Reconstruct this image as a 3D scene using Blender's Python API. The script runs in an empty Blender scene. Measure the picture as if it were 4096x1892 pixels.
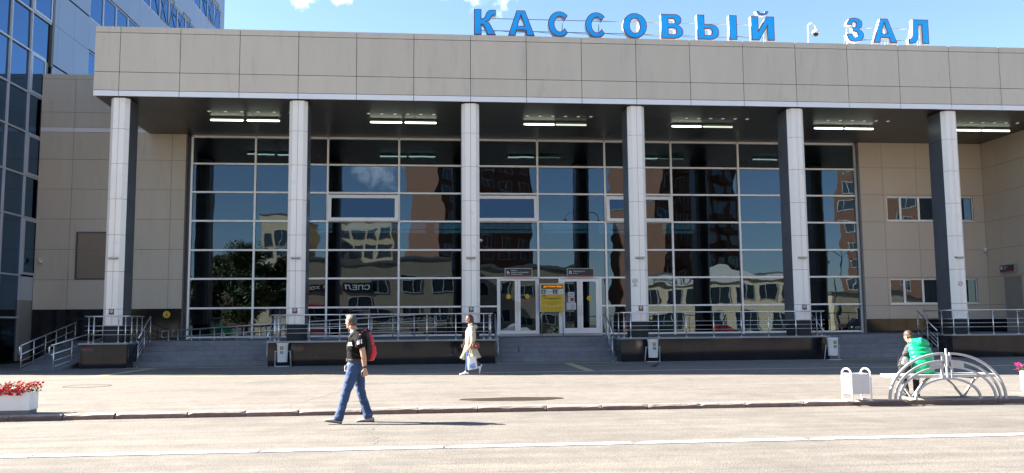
import bpy, bmesh, math, random
from mathutils import Vector, Matrix, noise as mnoise
from mathutils.bvhtree import BVHTree
random.seed(7)
SC = bpy.context.scene
COL = SC.collection
R = math.radians

# ------------------------------------------------------------------ camera
FPX, PITCH, ROLL, YAW, EYE = 3461.6, 0.1005, 0.0085, 0.0966, 1.64
cam = bpy.data.cameras.new('camera')
cam.sensor_width = 36.0
cam.lens = 36.0 * FPX / 4096.0
cam.clip_start, cam.clip_end = 0.1, 3000.0
camo = bpy.data.objects.new('camera', cam)
COL.objects.link(camo)
fw = Vector((math.sin(YAW) * math.cos(PITCH), math.cos(YAW) * math.cos(PITCH), math.sin(PITCH)))
r0 = Vector((math.cos(YAW), -math.sin(YAW), 0.0))
u0 = r0.cross(fw)
rt = r0 * math.cos(ROLL) - u0 * math.sin(ROLL)
up = r0 * math.sin(ROLL) + u0 * math.cos(ROLL)
camo.matrix_world = Matrix(((rt.x, up.x, -fw.x, 0.0), (rt.y, up.y, -fw.y, 0.0), (rt.z, up.z, -fw.z, EYE), (0, 0, 0, 1)))
SC.camera = camo

# ------------------------------------------------------------------ light
SUN_EL, SUN_K = R(35.0), 0.238            # elevation; the sun stands to the left and slightly behind the station
sdir = Vector((-1.0, SUN_K, 0.0)).normalized() * math.cos(SUN_EL) + Vector((0, 0, math.sin(SUN_EL)))
sun = bpy.data.lights.new('sun', 'SUN')
sun.energy, sun.angle, sun.color = 5.0, R(0.53), (1.0, 0.93, 0.83)
suno = bpy.data.objects.new('sun', sun)
suno.rotation_euler = sdir.to_track_quat('Z', 'Y').to_euler()
COL.objects.link(suno)
world = bpy.data.worlds.new('World')
SC.world = world
world.use_nodes = True
nt = world.node_tree
nt.nodes.clear()
def wn(t, **k):
    n = nt.nodes.new(t)
    for a, b in k.items(): setattr(n, a, b)
    return n
sky = wn('ShaderNodeTexSky')
sky.sky_type = 'NISHITA'
sky.sun_disc = False
sky.sun_elevation = SUN_EL
sky.sun_rotation = math.atan2(sdir.x, sdir.y)
sky.altitude, sky.air_density, sky.dust_density, sky.ozone_density = 400.0, 1.0, 0.55, 2.6
tc = wn('ShaderNodeTexCoord')
def cloud_mask():
    n1 = wn('ShaderNodeTexNoise'); n1.inputs['Scale'].default_value = 5.5; n1.inputs['Detail'].default_value = 9; n1.inputs['Roughness'].default_value = 0.62
    mp = wn('ShaderNodeMapping'); mp.inputs['Scale'].default_value = (1, 1, 2.2); mp.inputs['Location'].default_value = (0.37, 0.2, 0.0)
    nt.links.new(tc.outputs['Generated'], mp.inputs['Vector']); nt.links.new(mp.outputs['Vector'], n1.inputs['Vector'])
    r = wn('ShaderNodeMapRange'); r.inputs['From Min'].default_value = 0.66; r.inputs['From Max'].default_value = 0.85; r.interpolation_type = 'SMOOTHSTEP'
    nt.links.new(n1.outputs['Fac'], r.inputs['Value'])
    out = r.outputs['Result']
    # a few fair-weather clouds at fixed places in the sky
    for d, rad in CLOUDS:
        dist = wn('ShaderNodeVectorMath', operation='DISTANCE'); dist.inputs[1].default_value = Vector(d).normalized()
        nrm = wn('ShaderNodeVectorMath', operation='NORMALIZE')
        nt.links.new(tc.outputs['Generated'], nrm.inputs[0]); nt.links.new(nrm.outputs[0], dist.inputs[0])
        b = wn('ShaderNodeMapRange'); b.inputs['From Min'].default_value = rad; b.inputs['From Max'].default_value = 0.0
        nt.links.new(dist.outputs['Value'], b.inputs['Value'])
        nz = wn('ShaderNodeTexNoise'); nz.inputs['Scale'].default_value = 34; nz.inputs['Detail'].default_value = 8; nz.inputs['Roughness'].default_value = 0.62
        nt.links.new(tc.outputs['Generated'], nz.inputs['Vector'])
        ad = wn('ShaderNodeMath', operation='MULTIPLY_ADD'); ad.inputs[1].default_value = 0.55
        nt.links.new(b.outputs['Result'], ad.inputs[0]); nt.links.new(nz.outputs['Fac'], ad.inputs[2])
        r2 = wn('ShaderNodeMapRange'); r2.inputs['From Min'].default_value = 0.74; r2.inputs['From Max'].default_value = 1.15; r2.interpolation_type = 'SMOOTHSTEP'
        nt.links.new(ad.outputs[0], r2.inputs['Value'])
        mm = wn('ShaderNodeMath', operation='MAXIMUM')
        nt.links.new(out, mm.inputs[0]); nt.links.new(r2.outputs['Result'], mm.inputs[1]); out = mm.outputs[0]
    return out
CLOUDS = [((-0.1303, 0.9, 0.3487), 0.035), ((-0.090, 0.9, 0.3487), 0.028), ((0.072, 0.9, 0.375), 0.075), ((-0.05, -0.9, 0.17), 0.06)]
mask = cloud_mask()
mix = wn('ShaderNodeMix', data_type='RGBA')
mix.inputs['B'].default_value = (13.0, 13.2, 13.6, 1)
nt.links.new(mask, mix.inputs['Factor']); nt.links.new(sky.outputs['Color'], mix.inputs['A'])
bg = wn('ShaderNodeBackground'); bg.inputs['Strength'].default_value = 0.056
nt.links.new(mix.outputs['Result'], bg.inputs['Color'])
wo = wn('ShaderNodeOutputWorld'); nt.links.new(bg.outputs['Background'], wo.inputs['Surface'])
vs = SC.view_settings
vs.view_transform, vs.look, vs.gamma, vs.use_curve_mapping = 'Standard', 'None', 1.0, False
vs.exposure = 2.5
SC.cycles.max_bounces = 8
SC.cycles.transparent_max_bounces = 12
SC.cycles.caustics_reflective = False
SC.cycles.sample_clamp_indirect = 6.0
SC.cycles.use_denoising = True

# ------------------------------------------------------------------ materials
MATS = {}
def mat(name, col, rough=0.6, metal=0.0, spec=0.5, var=0.0, vscale=3.0, bump=0.0, bscale=40.0, grain=None, streak=0.0, stretch=None, dirt=None, coat=0.0, emit=None, estr=0.0):
    """Principled material; var mottles the colour, dirt = (colour, scale, lo, hi) adds shaped stains."""
    m = bpy.data.materials.new(name); m.use_nodes = True
    t = m.node_tree; b = t.nodes['Principled BSDF']
    b.inputs['Roughness'].default_value = rough; b.inputs['Metallic'].default_value = metal
    b.inputs['Specular IOR Level'].default_value = spec; b.inputs['Coat Weight'].default_value = coat
    b.inputs['Base Color'].default_value = (*col, 1)
    if emit: b.inputs['Emission Color'].default_value = (*emit, 1); b.inputs['Emission Strength'].default_value = estr
    if var or bump or dirt:
        c = t.nodes.new('ShaderNodeTexCoord'); src = c.outputs['Object']
        geo = t.nodes.new('ShaderNodeNewGeometry'); src = geo.outputs['Position']
        if stretch:
            mp = t.nodes.new('ShaderNodeMapping'); mp.inputs['Scale'].default_value = stretch
            t.links.new(src, mp.inputs['Vector']); src = mp.outputs['Vector']
        cs = None
        if var:
            n = t.nodes.new('ShaderNodeTexNoise'); n.inputs['Scale'].default_value = vscale; n.inputs['Detail'].default_value = 7; n.inputs['Roughness'].default_value = 0.6
            t.links.new(src, n.inputs['Vector'])
            mr = t.nodes.new('ShaderNodeMapRange'); mr.inputs['From Min'].default_value = 0.25; mr.inputs['From Max'].default_value = 0.75
            mr.inputs['To Min'].default_value = 1 - var; mr.inputs['To Max'].default_value = 1 + var
            t.links.new(n.outputs['Fac'], mr.inputs['Value'])
            oi = t.nodes.new('ShaderNodeObjectInfo')
            ma = t.nodes.new('ShaderNodeMapRange'); ma.inputs['To Min'].default_value = 1 - var * 0.5; ma.inputs['To Max'].default_value = 1 + var * 0.5
            t.links.new(oi.outputs['Random'], ma.inputs['Value'])
            mu = t.nodes.new('ShaderNodeMath'); mu.operation = 'MULTIPLY'
            t.links.new(mr.outputs['Result'], mu.inputs[0]); t.links.new(ma.outputs['Result'], mu.inputs[1])
            vm = t.nodes.new('ShaderNodeVectorMath'); vm.operation = 'SCALE'; vm.inputs[0].default_value = col
            t.links.new(mu.outputs[0], vm.inputs['Scale']); cs = vm.outputs[0]
        if grain:
            ga, gs = grain
            n = t.nodes.new('ShaderNodeTexNoise'); n.inputs['Scale'].default_value = gs; n.inputs['Detail'].default_value = 3; n.inputs['Roughness'].default_value = 0.8
            t.links.new(src, n.inputs['Vector'])
            mr = t.nodes.new('ShaderNodeMapRange'); mr.inputs['From Min'].default_value = 0.3; mr.inputs['From Max'].default_value = 0.7
            mr.inputs['To Min'].default_value = 1 - ga; mr.inputs['To Max'].default_value = 1 + ga
            t.links.new(n.outputs['Fac'], mr.inputs['Value'])
            vm = t.nodes.new('ShaderNodeVectorMath'); vm.operation = 'SCALE'; t.links.new(cs, vm.inputs[0]); t.links.new(mr.outputs['Result'], vm.inputs['Scale']); cs = vm.outputs[0]
        if streak:
            mp2 = t.nodes.new('ShaderNodeMapping'); mp2.inputs['Scale'].default_value = (0.10, 1.5, 1.0); t.links.new(src, mp2.inputs['Vector'])
            n = t.nodes.new('ShaderNodeTexNoise'); n.inputs['Scale'].default_value = 1.6; n.inputs['Detail'].default_value = 9; n.inputs['Roughness'].default_value = 0.72
            t.links.new(mp2.outputs['Vector'], n.inputs['Vector'])
            mr = t.nodes.new('ShaderNodeMapRange'); mr.inputs['From Min'].default_value = 0.3; mr.inputs['From Max'].default_value = 0.7
            mr.inputs['To Min'].default_value = 1 - streak; mr.inputs['To Max'].default_value = 1 + streak
            t.links.new(n.outputs['Fac'], mr.inputs['Value'])
            vm = t.nodes.new('ShaderNodeVectorMath'); vm.operation = 'SCALE'; t.links.new(cs, vm.inputs[0]); t.links.new(mr.outputs['Result'], vm.inputs['Scale']); cs = vm.outputs[0]
        if dirt:
            dc, ds, lo, hi = dirt
            n = t.nodes.new('ShaderNodeTexNoise'); n.inputs['Scale'].default_value = ds; n.inputs['Detail'].default_value = 8; n.inputs['Roughness'].default_value = 0.65
            t.links.new(src, n.inputs['Vector'])
            mr = t.nodes.new('ShaderNodeMapRange'); mr.inputs['From Min'].default_value = lo; mr.inputs['From Max'].default_value = hi
            t.links.new(n.outputs['Fac'], mr.inputs['Value'])
            mx = t.nodes.new('ShaderNodeMix'); mx.data_type = 'RGBA'
            mx.inputs['A'].default_value = (*col, 1); mx.inputs['B'].default_value = (*dc, 1)
            if cs: t.links.new(cs, mx.inputs['A'])
            t.links.new(mr.outputs['Result'], mx.inputs['Factor']); cs = mx.outputs['Result']
        if cs: t.links.new(cs, b.inputs['Base Color'])
        if bump:
            n = t.nodes.new('ShaderNodeTexNoise'); n.inputs['Scale'].default_value = bscale; n.inputs['Detail'].default_value = 6
            t.links.new(src, n.inputs['Vector'])
            bp = t.nodes.new('ShaderNodeBump'); bp.inputs['Distance'].default_value = bump; bp.inputs['Strength'].default_value = 1.0
            t.links.new(n.outputs['Fac'], bp.inputs['Height']); t.links.new(bp.outputs['Normal'], b.inputs['Normal'])
    MATS[name] = m
    return m
def glassmat(name, fac, gcol, tcol, wav=0.004, wscale=0.55):
    """Tinted mirror glazing: part reflects, the rest lets a little light through; slow waves as in float glass."""
    m = bpy.data.materials.new(name); m.use_nodes = True
    t = m.node_tree; t.nodes.clear()
    g = t.nodes.new('ShaderNodeBsdfGlossy'); g.inputs['Roughness'].default_value = 0.0; g.inputs['Color'].default_value = (*gcol, 1)
    tr = t.nodes.new('ShaderNodeBsdfTransparent'); tr.inputs['Color'].default_value = (*tcol, 1)
    mx = t.nodes.new('ShaderNodeMixShader')
    fr = t.nodes.new('ShaderNodeFresnel'); fr.inputs['IOR'].default_value = 1.5
    mr = t.nodes.new('ShaderNodeMapRange'); mr.inputs['To Min'].default_value = fac; mr.inputs['To Max'].default_value = 1.0
    t.links.new(fr.outputs[0], mr.inputs['Value']); t.links.new(mr.outputs[0], mx.inputs['Fac'])
    geo = t.nodes.new('ShaderNodeNewGeometry'); oi = t.nodes.new('ShaderNodeObjectInfo')
    mul = t.nodes.new('ShaderNodeMath'); mul.operation = 'MULTIPLY'; mul.inputs[1].default_value = 40.0
    t.links.new(oi.outputs['Random'], mul.inputs[0])
    n = t.nodes.new('ShaderNodeTexNoise'); n.noise_dimensions = '4D'; n.inputs['Scale'].default_value = wscale; n.inputs['Detail'].default_value = 1.5
    t.links.new(geo.outputs['Position'], n.inputs['Vector']); t.links.new(mul.outputs[0], n.inputs['W'])
    bp = t.nodes.new('ShaderNodeBump'); bp.inputs['Distance'].default_value = wav; bp.inputs['Strength'].default_value = 1.0
    t.links.new(n.outputs['Fac'], bp.inputs['Height']); t.links.new(bp.outputs['Normal'], g.inputs['Normal'])
    t.links.new(tr.outputs[0], mx.inputs[1]); t.links.new(g.outputs[0], mx.inputs[2])
    o = t.nodes.new('ShaderNodeOutputMaterial'); t.links.new(mx.outputs[0], o.inputs['Surface'])
    MATS[name] = m
    return m
mat('panel', (0.58, 0.51, 0.41), 0.42, var=0.05, vscale=0.8, spec=0.35, bump=0.0008, bscale=1.2, stretch=(2.2, 2.2, 0.4), dirt=((0.40, 0.36, 0.30), 1.3, 0.56, 0.95))
mat('panel_bounce_tint', (0.64, 0.53, 0.42), 0.42, var=0.035, vscale=0.6, spec=0.35, bump=0.0008, bscale=1.2)  # wall panel colour with warm ground bounce painted in, for right and return walls
mat('trim', (0.80, 0.79, 0.79), 0.35, var=0.02, vscale=1.0)
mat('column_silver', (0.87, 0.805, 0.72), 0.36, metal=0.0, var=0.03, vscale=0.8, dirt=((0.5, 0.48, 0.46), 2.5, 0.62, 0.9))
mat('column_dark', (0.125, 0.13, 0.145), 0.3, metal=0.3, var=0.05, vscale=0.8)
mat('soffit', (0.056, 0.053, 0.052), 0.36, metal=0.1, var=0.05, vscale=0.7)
mat('joint_dark', (0.02, 0.02, 0.022), 0.8)
mat('white_frame', (0.93, 0.91, 0.88), 0.5, metal=0.35, var=0.02, vscale=2.0)
mat('granite_black', (0.013, 0.013, 0.016), 0.06, spec=0.36, var=0.35, vscale=1.4, dirt=((0.04, 0.037, 0.034), 2.2, 0.6, 0.85))
mat('granite_grey', (0.17, 0.175, 0.19), 0.55, var=0.16, vscale=4.0, dirt=((0.10, 0.10, 0.11), 1.6, 0.52, 0.8), bump=0.002, bscale=30)
mat('coping', (0.30, 0.30, 0.29), 0.6, var=0.1, vscale=5.0)
mat('steel', (0.72, 0.69, 0.65), 0.38, metal=0.85, var=0.08, vscale=5.0)
mat('asphalt', (0.168, 0.153, 0.133), 0.88, var=0.16, vscale=2.3, spec=0.3, bump=0.012, bscale=45, grain=(0.30, 22.0), streak=0.26, dirt=((0.10, 0.09, 0.078), 0.35, 0.5, 0.75))
mat('asphalt_pavement', (0.150, 0.135, 0.118), 0.9, var=0.14, vscale=2.8, spec=0.3, bump=0.008, bscale=60, grain=(0.26, 16.0), streak=0.20, dirt=((0.09, 0.082, 0.074), 0.4, 0.52, 0.78))
mat('kerb_granite', (0.20, 0.125, 0.10), 0.8, var=0.25, vscale=6.0, bump=0.01, bscale=25, dirt=((0.30, 0.25, 0.22), 5.0, 0.6, 0.75))
mat('kerb_worn', (0.30, 0.265, 0.235), 0.85, var=0.2, vscale=8, bump=0.008, bscale=30, dirt=((0.22, 0.18, 0.16), 4.0, 0.55, 0.75))
mat('road_paint', (0.72, 0.71, 0.68), 0.7, var=0.08, vscale=4.0, dirt=((0.36, 0.34, 0.31), 6.0, 0.56, 0.72))
mat('tactile', (0.44, 0.36, 0.19), 0.75, var=0.15, vscale=2.0, dirt=((0.22, 0.20, 0.17), 2.0, 0.5, 0.75))
mat('soil', (0.10, 0.095, 0.09), 0.95, var=0.2)
mat('wet', (0.045, 0.032, 0.022), 0.4, var=0.1)
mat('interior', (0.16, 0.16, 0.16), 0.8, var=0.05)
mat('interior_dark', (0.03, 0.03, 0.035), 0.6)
mat('door_paint', (0.33, 0.30, 0.26), 0.5, var=0.06, vscale=3)
mat('louvre', (0.40, 0.345, 0.28), 0.5, var=0.05)
mat('brown_metal', (0.13, 0.11, 0.10), 0.5)
mat('tower_panel', (0.27, 0.30, 0.375), 0.36, metal=0.3, var=0.05, vscale=0.4)
mat('tower_frame', (0.55, 0.58, 0.62), 0.4)
mat('sign_blue', (0.0, 0.44, 1.0), 0.4, var=0.03, vscale=1.5)
mat('sign_red', (0.21, 0.008, 0.025), 0.45)
mat('sign_white', (0.80, 0.80, 0.79), 0.5)
mat('sign_grey', (0.045, 0.045, 0.05), 0.5)
mat('sign_stripe', (0.42, 0.03, 0.035), 0.5)
mat('paint_white', (0.80, 0.80, 0.79), 0.45, var=0.03, vscale=3, dirt=((0.55, 0.53, 0.5), 4.0, 0.62, 0.85))
mat('paint_light', (0.60, 0.60, 0.60), 0.55, var=0.05, vscale=4, dirt=((0.42, 0.40, 0.38), 4.0, 0.6, 0.85))
mat('paint_grey', (0.44, 0.44, 0.445), 0.45, var=0.05, vscale=4)
mat('paper', (0.82, 0.82, 0.80), 0.7)
mat('ink', (0.02, 0.02, 0.022), 0.6)
mat('yellow', (0.80, 0.50, 0.02), 0.5, var=0.02)
mat('dot_yellow', (0.78, 0.46, 0.03), 0.5)
mat('icon_green', (0.0, 0.22, 0.10), 0.5)
mat('icon_blue', (0.02, 0.04, 0.22), 0.5)
mat('aluminium', (0.42, 0.43, 0.44), 0.35, metal=0.6)
mat('led', (0.01, 0.01, 0.01), 0.5, emit=(1.0, 0.35, 0.02), estr=0.28)
mat('tube_lit', (0.8, 0.8, 0.8), 0.4, emit=(0.86, 1.0, 0.78), estr=0.8)
mat('spot_lens', (0.85, 0.85, 0.82), 0.15, emit=(1.0, 0.98, 0.9), estr=0.03)
mat('lamp_body', (0.25, 0.25, 0.24), 0.5)
mat('black_plastic', (0.02, 0.02, 0.022), 0.4)
mat('iron_cover', (0.05, 0.045, 0.04), 0.7, var=0.2)
mat('stone_grey', (0.16, 0.16, 0.155), 0.8, var=0.1)
glassmat('glass_curtain', 0.06, (0.58, 0.78, 1.0), (0.05, 0.065, 0.08), 0.0065, 0.65)
glassmat('glass_tower', 0.26, (0.36, 0.62, 1.0), (0.03, 0.04, 0.06), 0.002, 0.4)
glassmat('glass_plain', 0.12, (0.95, 0.97, 1.0), (0.25, 0.27, 0.28), 0.004, 0.6)

# ------------------------------------------------------------------ helpers
def W(o):
    if o is None: return Matrix.Identity(4)
    return W(o.parent) @ o.matrix_parent_inverse @ o.matrix_basis
def adopt(o, parent):
    if parent is not None:
        o.parent = parent
        o.matrix_parent_inverse = W(parent).inverted()
def link(name, me, parent=None, m=None, M=None):
    o = bpy.data.objects.new(name, me)
    COL.objects.link(o)
    if m and me and not me.materials: me.materials.append(MATS[m])
    if M is not None: o.matrix_basis = M
    adopt(o, parent)
    return o
def thing(name, label, cat, loc=(0, 0, 0), rz=0.0, group=None):
    o = bpy.data.objects.new(name, None); COL.objects.link(o)
    o.empty_display_size = 0.2
    o.location = loc; o.rotation_euler = (0, 0, rz)
    o['label'] = label; o['category'] = cat
    if group: o['group'] = group
    return o
def tag(o, label, cat, group=None):
    o['label'] = label; o['category'] = cat
    if group: o['group'] = group
    return o
class MB:
    def __init__(s): s.v = []; s.f = []
    def add(s, vs, fs):
        n = len(s.v); s.v += [tuple(v) for v in vs]; s.f += [tuple(i + n for i in f) for f in fs]; return s
    def box(s, x0, y0, z0, x1, y1, z1):
        return s.add([(x0, y0, z0), (x1, y0, z0), (x1, y1, z0), (x0, y1, z0), (x0, y0, z1), (x1, y0, z1), (x1, y1, z1), (x0, y1, z1)],
                     [(0, 3, 2, 1), (4, 5, 6, 7), (0, 1, 5, 4), (1, 2, 6, 5), (2, 3, 7, 6), (3, 0, 4, 7)])
    def tube(s, pts, r, n=8, cap=True, ry=None):
        pts = [Vector(p) for p in pts]; rings = []
        for i, p in enumerate(pts):
            a = pts[max(i - 1, 0)]; b = pts[min(i + 1, len(pts) - 1)]
            d = (b - a).normalized()
            ref = Vector((0, 0, 1)) if abs(d.z) < 0.9 else Vector((0, 1, 0))
            u = d.cross(ref).normalized(); w = u.cross(d)
            rr = r[i] if isinstance(r, (list, tuple)) else r
            r2 = rr if ry is None else (ry[i] if isinstance(ry, (list, tuple)) else ry)
            rings.append([p + u * math.cos(2 * math.pi * k / n) * rr + w * math.sin(2 * math.pi * k / n) * r2 for k in range(n)])
        vs = [v for q in rings for v in q]; fs = []
        for i in range(len(rings) - 1):
            for k in range(n):
                a = i * n + k; b = i * n + (k + 1) % n
                fs.append((a, b, b + n, a + n))
        if cap: fs.append(tuple(range(n - 1, -1, -1))); fs.append(tuple((len(rings) - 1) * n + k for k in range(n)))
        return s.add(vs, fs)
    def prism(s, poly, z0, z1):
        n = len(poly)
        vs = [(x, y, z0) for x, y in poly] + [(x, y, z1) for x, y in poly]
        fs = [tuple(range(n - 1, -1, -1)), tuple(range(n, 2 * n))] + [(i, (i + 1) % n, n + (i + 1) % n, n + i) for i in range(n)]
        return s.add(vs, fs)
    def sheet(s, pts, z0, z1):     # an upright sheet that follows a plan polyline
        n = len(pts)
        return s.add([(x, y, z0) for x, y in pts] + [(x, y, z1) for x, y in pts], [(i, i + 1, n + i + 1, n + i) for i in range(n - 1)])
    def lathe(s, prof, n=16, c=(0, 0, 0)):
        vs = []; fs = []
        for r, z in prof:
            for k in range(n):
                a = 2 * math.pi * k / n; vs.append((c[0] + r * math.cos(a), c[1] + r * math.sin(a), c[2] + z))
        for i in range(len(prof) - 1):
            for k in range(n):
                a = i * n + k; b = i * n + (k + 1) % n; fs.append((a, b, b + n, a + n))
        fs.append(tuple(range(n - 1, -1, -1))); fs.append(tuple((len(prof) - 1) * n + k for k in range(n)))
        return s.add(vs, fs)
    def xf(s, M):
        s.v = [tuple(M @ Vector(v)) for v in s.v]; return s
    def mesh(s, name='mesh', m=None, smooth=False):
        me = bpy.data.meshes.new(name); me.from_pydata(s.v, [], s.f)
        bm = bmesh.new(); bm.from_mesh(me); bmesh.ops.recalc_face_normals(bm, faces=bm.faces); bm.to_mesh(me); bm.free()
        if smooth:
            for p in me.polygons: p.use_smooth = True
        if m: me.materials.append(MATS[m])
        me.update(); return me
    def ob(s, name, m, parent=None, smooth=False, M=None):
        return link(name, s.mesh(name, m, smooth), parent, None, M)
BOXES = {}
def bx(name, m, parent, x0, y0, z0, x1, y1, z1, M=None, bev=0.0):
    """A box part; alike boxes share their mesh. M places it in a turned frame."""
    d = (round(x1 - x0, 3), round(y1 - y0, 3), round(z1 - z0, 3)); key = (d, m, bev)
    if key not in BOXES:
        me = MB().box(-d[0] / 2, -d[1] / 2, -d[2] / 2, d[0] / 2, d[1] / 2, d[2] / 2).mesh(name, m)
        if bev:
            b = bmesh.new(); b.from_mesh(me); bmesh.ops.bevel(b, geom=b.edges, offset=bev, segments=1, affect='EDGES'); b.to_mesh(me); b.free()
        BOXES[key] = me
    T = Matrix.Translation(((x0 + x1) / 2, (y0 + y1) / 2, (z0 + z1) / 2))
    return link(name, BOXES[key], parent, None, (M @ T) if M is not None else T)
def text_mesh(s, size, offset=0.0, extrude=0.0, align='CENTER', spacing=1.0):
    cu = bpy.data.curves.new('t', 'FONT'); cu.body = s; cu.size = size; cu.offset = offset; cu.extrude = extrude
    cu.align_x = align; cu.align_y = 'CENTER'; cu.space_character = spacing; cu.resolution_u = 4
    o = bpy.data.objects.new('t', cu); COL.objects.link(o)
    dg = bpy.context.evaluated_depsgraph_get()
    me = bpy.data.meshes.new_from_object(o.evaluated_get(dg))
    bpy.data.objects.remove(o); bpy.data.curves.remove(cu)
    me.materials.clear()
    return me
FACE = Matrix(((1, 0, 0, 0), (0, 0, -1, 0), (0, 1, 0, 0), (0, 0, 0, 1)))    # text standing up, facing -Y
def text(name, s, size, m, parent, x, y, z, offset=0.0, align='CENTER', M=None, wid=None):
    me = text_mesh(s, size, offset, 0.0, align)
    if wid:
        xs = [v.co.x for v in me.vertices]; k = wid / max(1e-6, max(xs) - min(xs))
        for v in me.vertices: v.co.x *= k
    me.materials.append(MATS[m])
    T = Matrix.Translation((x, y, z)) @ FACE
    return link(name, me, parent, None, (M @ T) if M is not None else T)
def _arc(cx, cy, rx, ry, a0, a1, n=10): return [(cx + rx * math.cos(R(a0 + (a1 - a0) * q / n)), cy + ry * math.sin(R(a0 + (a1 - a0) * q / n))) for q in range(n + 1)]
GLYPH = {
 'К': [[(0, 0), (0, 1), (.335, 1), (.335, .60), (.42, .61), (.50, .72), (.56, .86), (.66, .955), (.80, .985), (1, .985), (1, .775), (.86, .765), (.79, .70), (.72, .58), (.58, .52), (.70, .47), (.80, .33), (1, 0), (.62, 0), (.50, .24), (.42, .385), (.335, .41), (.335, 0)]],
 'А': [[(0, 0), (.325, 1), (.64, 1), (1, 0), (.705, 0), (.665, .21), (.32, .21), (.275, 0)], [(.485, .80), (.36, .385), (.615, .385)]],
 'С': [_arc(.5, .5, .5, .5, 42, 318, 30) + [(.73, .345)] + _arc(.52, .5, .245, .30, 310, 50, 18) + [(.72, .655)]],
 'О': [_arc(.5, .5, .5, .5, 0, 351, 39), _arc(.5, .5, .215, .29, 0, 346, 25)],
 'В': [[(0, 0), (0, 1), (.60, 1)] + _arc(.64, .765, .29, .235, 80, -60, 8) + _arc(.66, .29, .34, .27, 55, -80, 10) + [(.60, 0)], [(.33, .62), (.33, .81), (.52, .81)] + _arc(.54, .715, .10, .095, 80, -80, 6) + [(.52, .62)], [(.33, .18), (.33, .43), (.56, .43)] + _arc(.58, .305, .11, .125, 80, -80, 6) + [(.56, .18)]],
 'Ь': [[(0, 0), (0, 1), (.335, 1), (.335, .62), (.60, .62)] + _arc(.64, .31, .36, .31, 85, -85, 14) + [(.60, 0)], [(.335, .18), (.335, .44), (.54, .44)] + _arc(.56, .31, .12, .13, 80, -80, 8) + [(.54, .18)]],
 'I': [[(0, 0), (0, 1), (1, 1), (1, 0)]],
 'Й': [[(0, 0), (0, .82), (.31, .82), (.31, .33), (.67, .82), (1, .82), (1, 0), (.69, 0), (.69, .48), (.335, 0)], [(.22, 1.0), (.36, 1.0), (.40, .945), (.50, .925), (.60, .945), (.64, 1.0), (.78, 1.0), (.70, .90), (.60, .865), (.50, .855), (.40, .865), (.30, .90)]],
 'З': [[(.03, .70), (.07, .84), (.22, .96), (.47, 1), (.74, .965), (.91, .86), (.93, .72), (.86, .60), (.72, .53), (.88, .46), (.99, .34), (.98, .19), (.84, .05), (.50, 0), (.22, .03), (.06, .14), (0, .30), (.33, .33), (.37, .23), (.49, .185), (.61, .22), (.65, .31), (.60, .40), (.47, .43), (.36, .43), (.36, .60), (.48, .60), (.58, .65), (.60, .73), (.55, .80), (.46, .82), (.38, .79), (.34, .70)]],
 'Л': [[(0, .0), (0, .22), (.08, .21), (.15, .26), (.19, .40), (.21, .62), (.22, 1), (1, 1), (1, 0), (.66, 0), (.66, .77), (.51, .77), (.49, .42), (.44, .18), (.33, .04), (.16, -.01)]],
}
def fit_text(s, x0, z0, x1, z1, off, ext):
    """Block letter laid out in the x-z plane; off grows or shrinks its outline, ext is half its depth."""
    cu = bpy.data.curves.new('t', 'CURVE'); cu.dimensions = '2D'; cu.fill_mode = 'BOTH'; cu.extrude = ext; cu.offset = off
    for loop in GLYPH[s]:
        sp = cu.splines.new('POLY'); sp.points.add(len(loop) - 1); sp.use_cyclic_u = True
        for p, (a, b) in zip(sp.points, loop): p.co = (a * (x1 - x0), b * (z1 - z0), 0, 1)
    o = bpy.data.objects.new('t', cu); COL.objects.link(o)
    me = bpy.data.meshes.new_from_object(o.evaluated_get(bpy.context.evaluated_depsgraph_get()))
    bpy.data.objects.remove(o); bpy.data.curves.remove(cu); me.materials.clear()
    for v in me.vertices: v.co = (x0 + v.co.x, -v.co.z, z0 + v.co.y)
    return me
def cut_boxes(x0, z0, x1, z1, holes):
    """Rectangle minus rectangles, as a list of rectangles."""
    out = [(x0, z0, x1, z1)]
    for hx0, hz0, hx1, hz1 in holes:
        nx = []
        for a, b, c, d in out:
            if hx0 >= c or hx1 <= a or hz0 >= d or hz1 <= b: nx.append((a, b, c, d)); continue
            if hz0 > b: nx.append((a, b, c, hz0))
            if hz1 < d: nx.append((a, hz1, c, d))
            lo, hi = max(b, hz0), min(d, hz1)
            if hx0 > a: nx.append((a, lo, hx0, hi))
            if hx1 < c: nx.append((hx1, lo, c, hi))
        out = nx
    return out
def panel_grid(name, m, parent, xs, zs, y, th=0.03, gap=0.014, holes=(), M=None, skip=None):
    for i in range(len(xs) - 1):
        for j in range(len(zs) - 1):
            if skip and skip(i, j): continue
            mm = m(i, j) if callable(m) else m
            rs = cut_boxes(xs[i] + gap / 2, zs[j] + gap / 2, xs[i + 1] - gap / 2, zs[j + 1] - gap / 2, holes)
            if not rs: continue
            if len(rs) == 1:
                a, b, c, d = rs[0]; bx(name, mm, parent, a, y, b, c, y + th, d, M)
            else:
                mb = MB()
                for a, b, c, d in rs: mb.box(a, y, b, c, y + th, d)
                mb.ob(name, mm, parent, M=M)

# ------------------------------------------------------------------ ground
PZ = 0.10                       # pavement level; the road is at 0
KY = 16.35                      # kerb face
def ground(name, m, x0, y0, x1, y1, z, div=1):
    o = MB().box(x0, y0, z - 0.05, x1, y1, z).ob(name, m); o['kind'] = 'structure'; return o
g = ground('ground', 'soil', -700, -700, 700, 700, -0.06)
road = ground('road', 'asphalt', -300, -14.0, 300, KY, 0.0)
pave = ground('pavement', 'asphalt_pavement', -300, KY + 0.16, 300, 80.0, PZ)
fpave = ground('pavement', 'asphalt_pavement', -300, -90, 300, -14.0, PZ)
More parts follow.
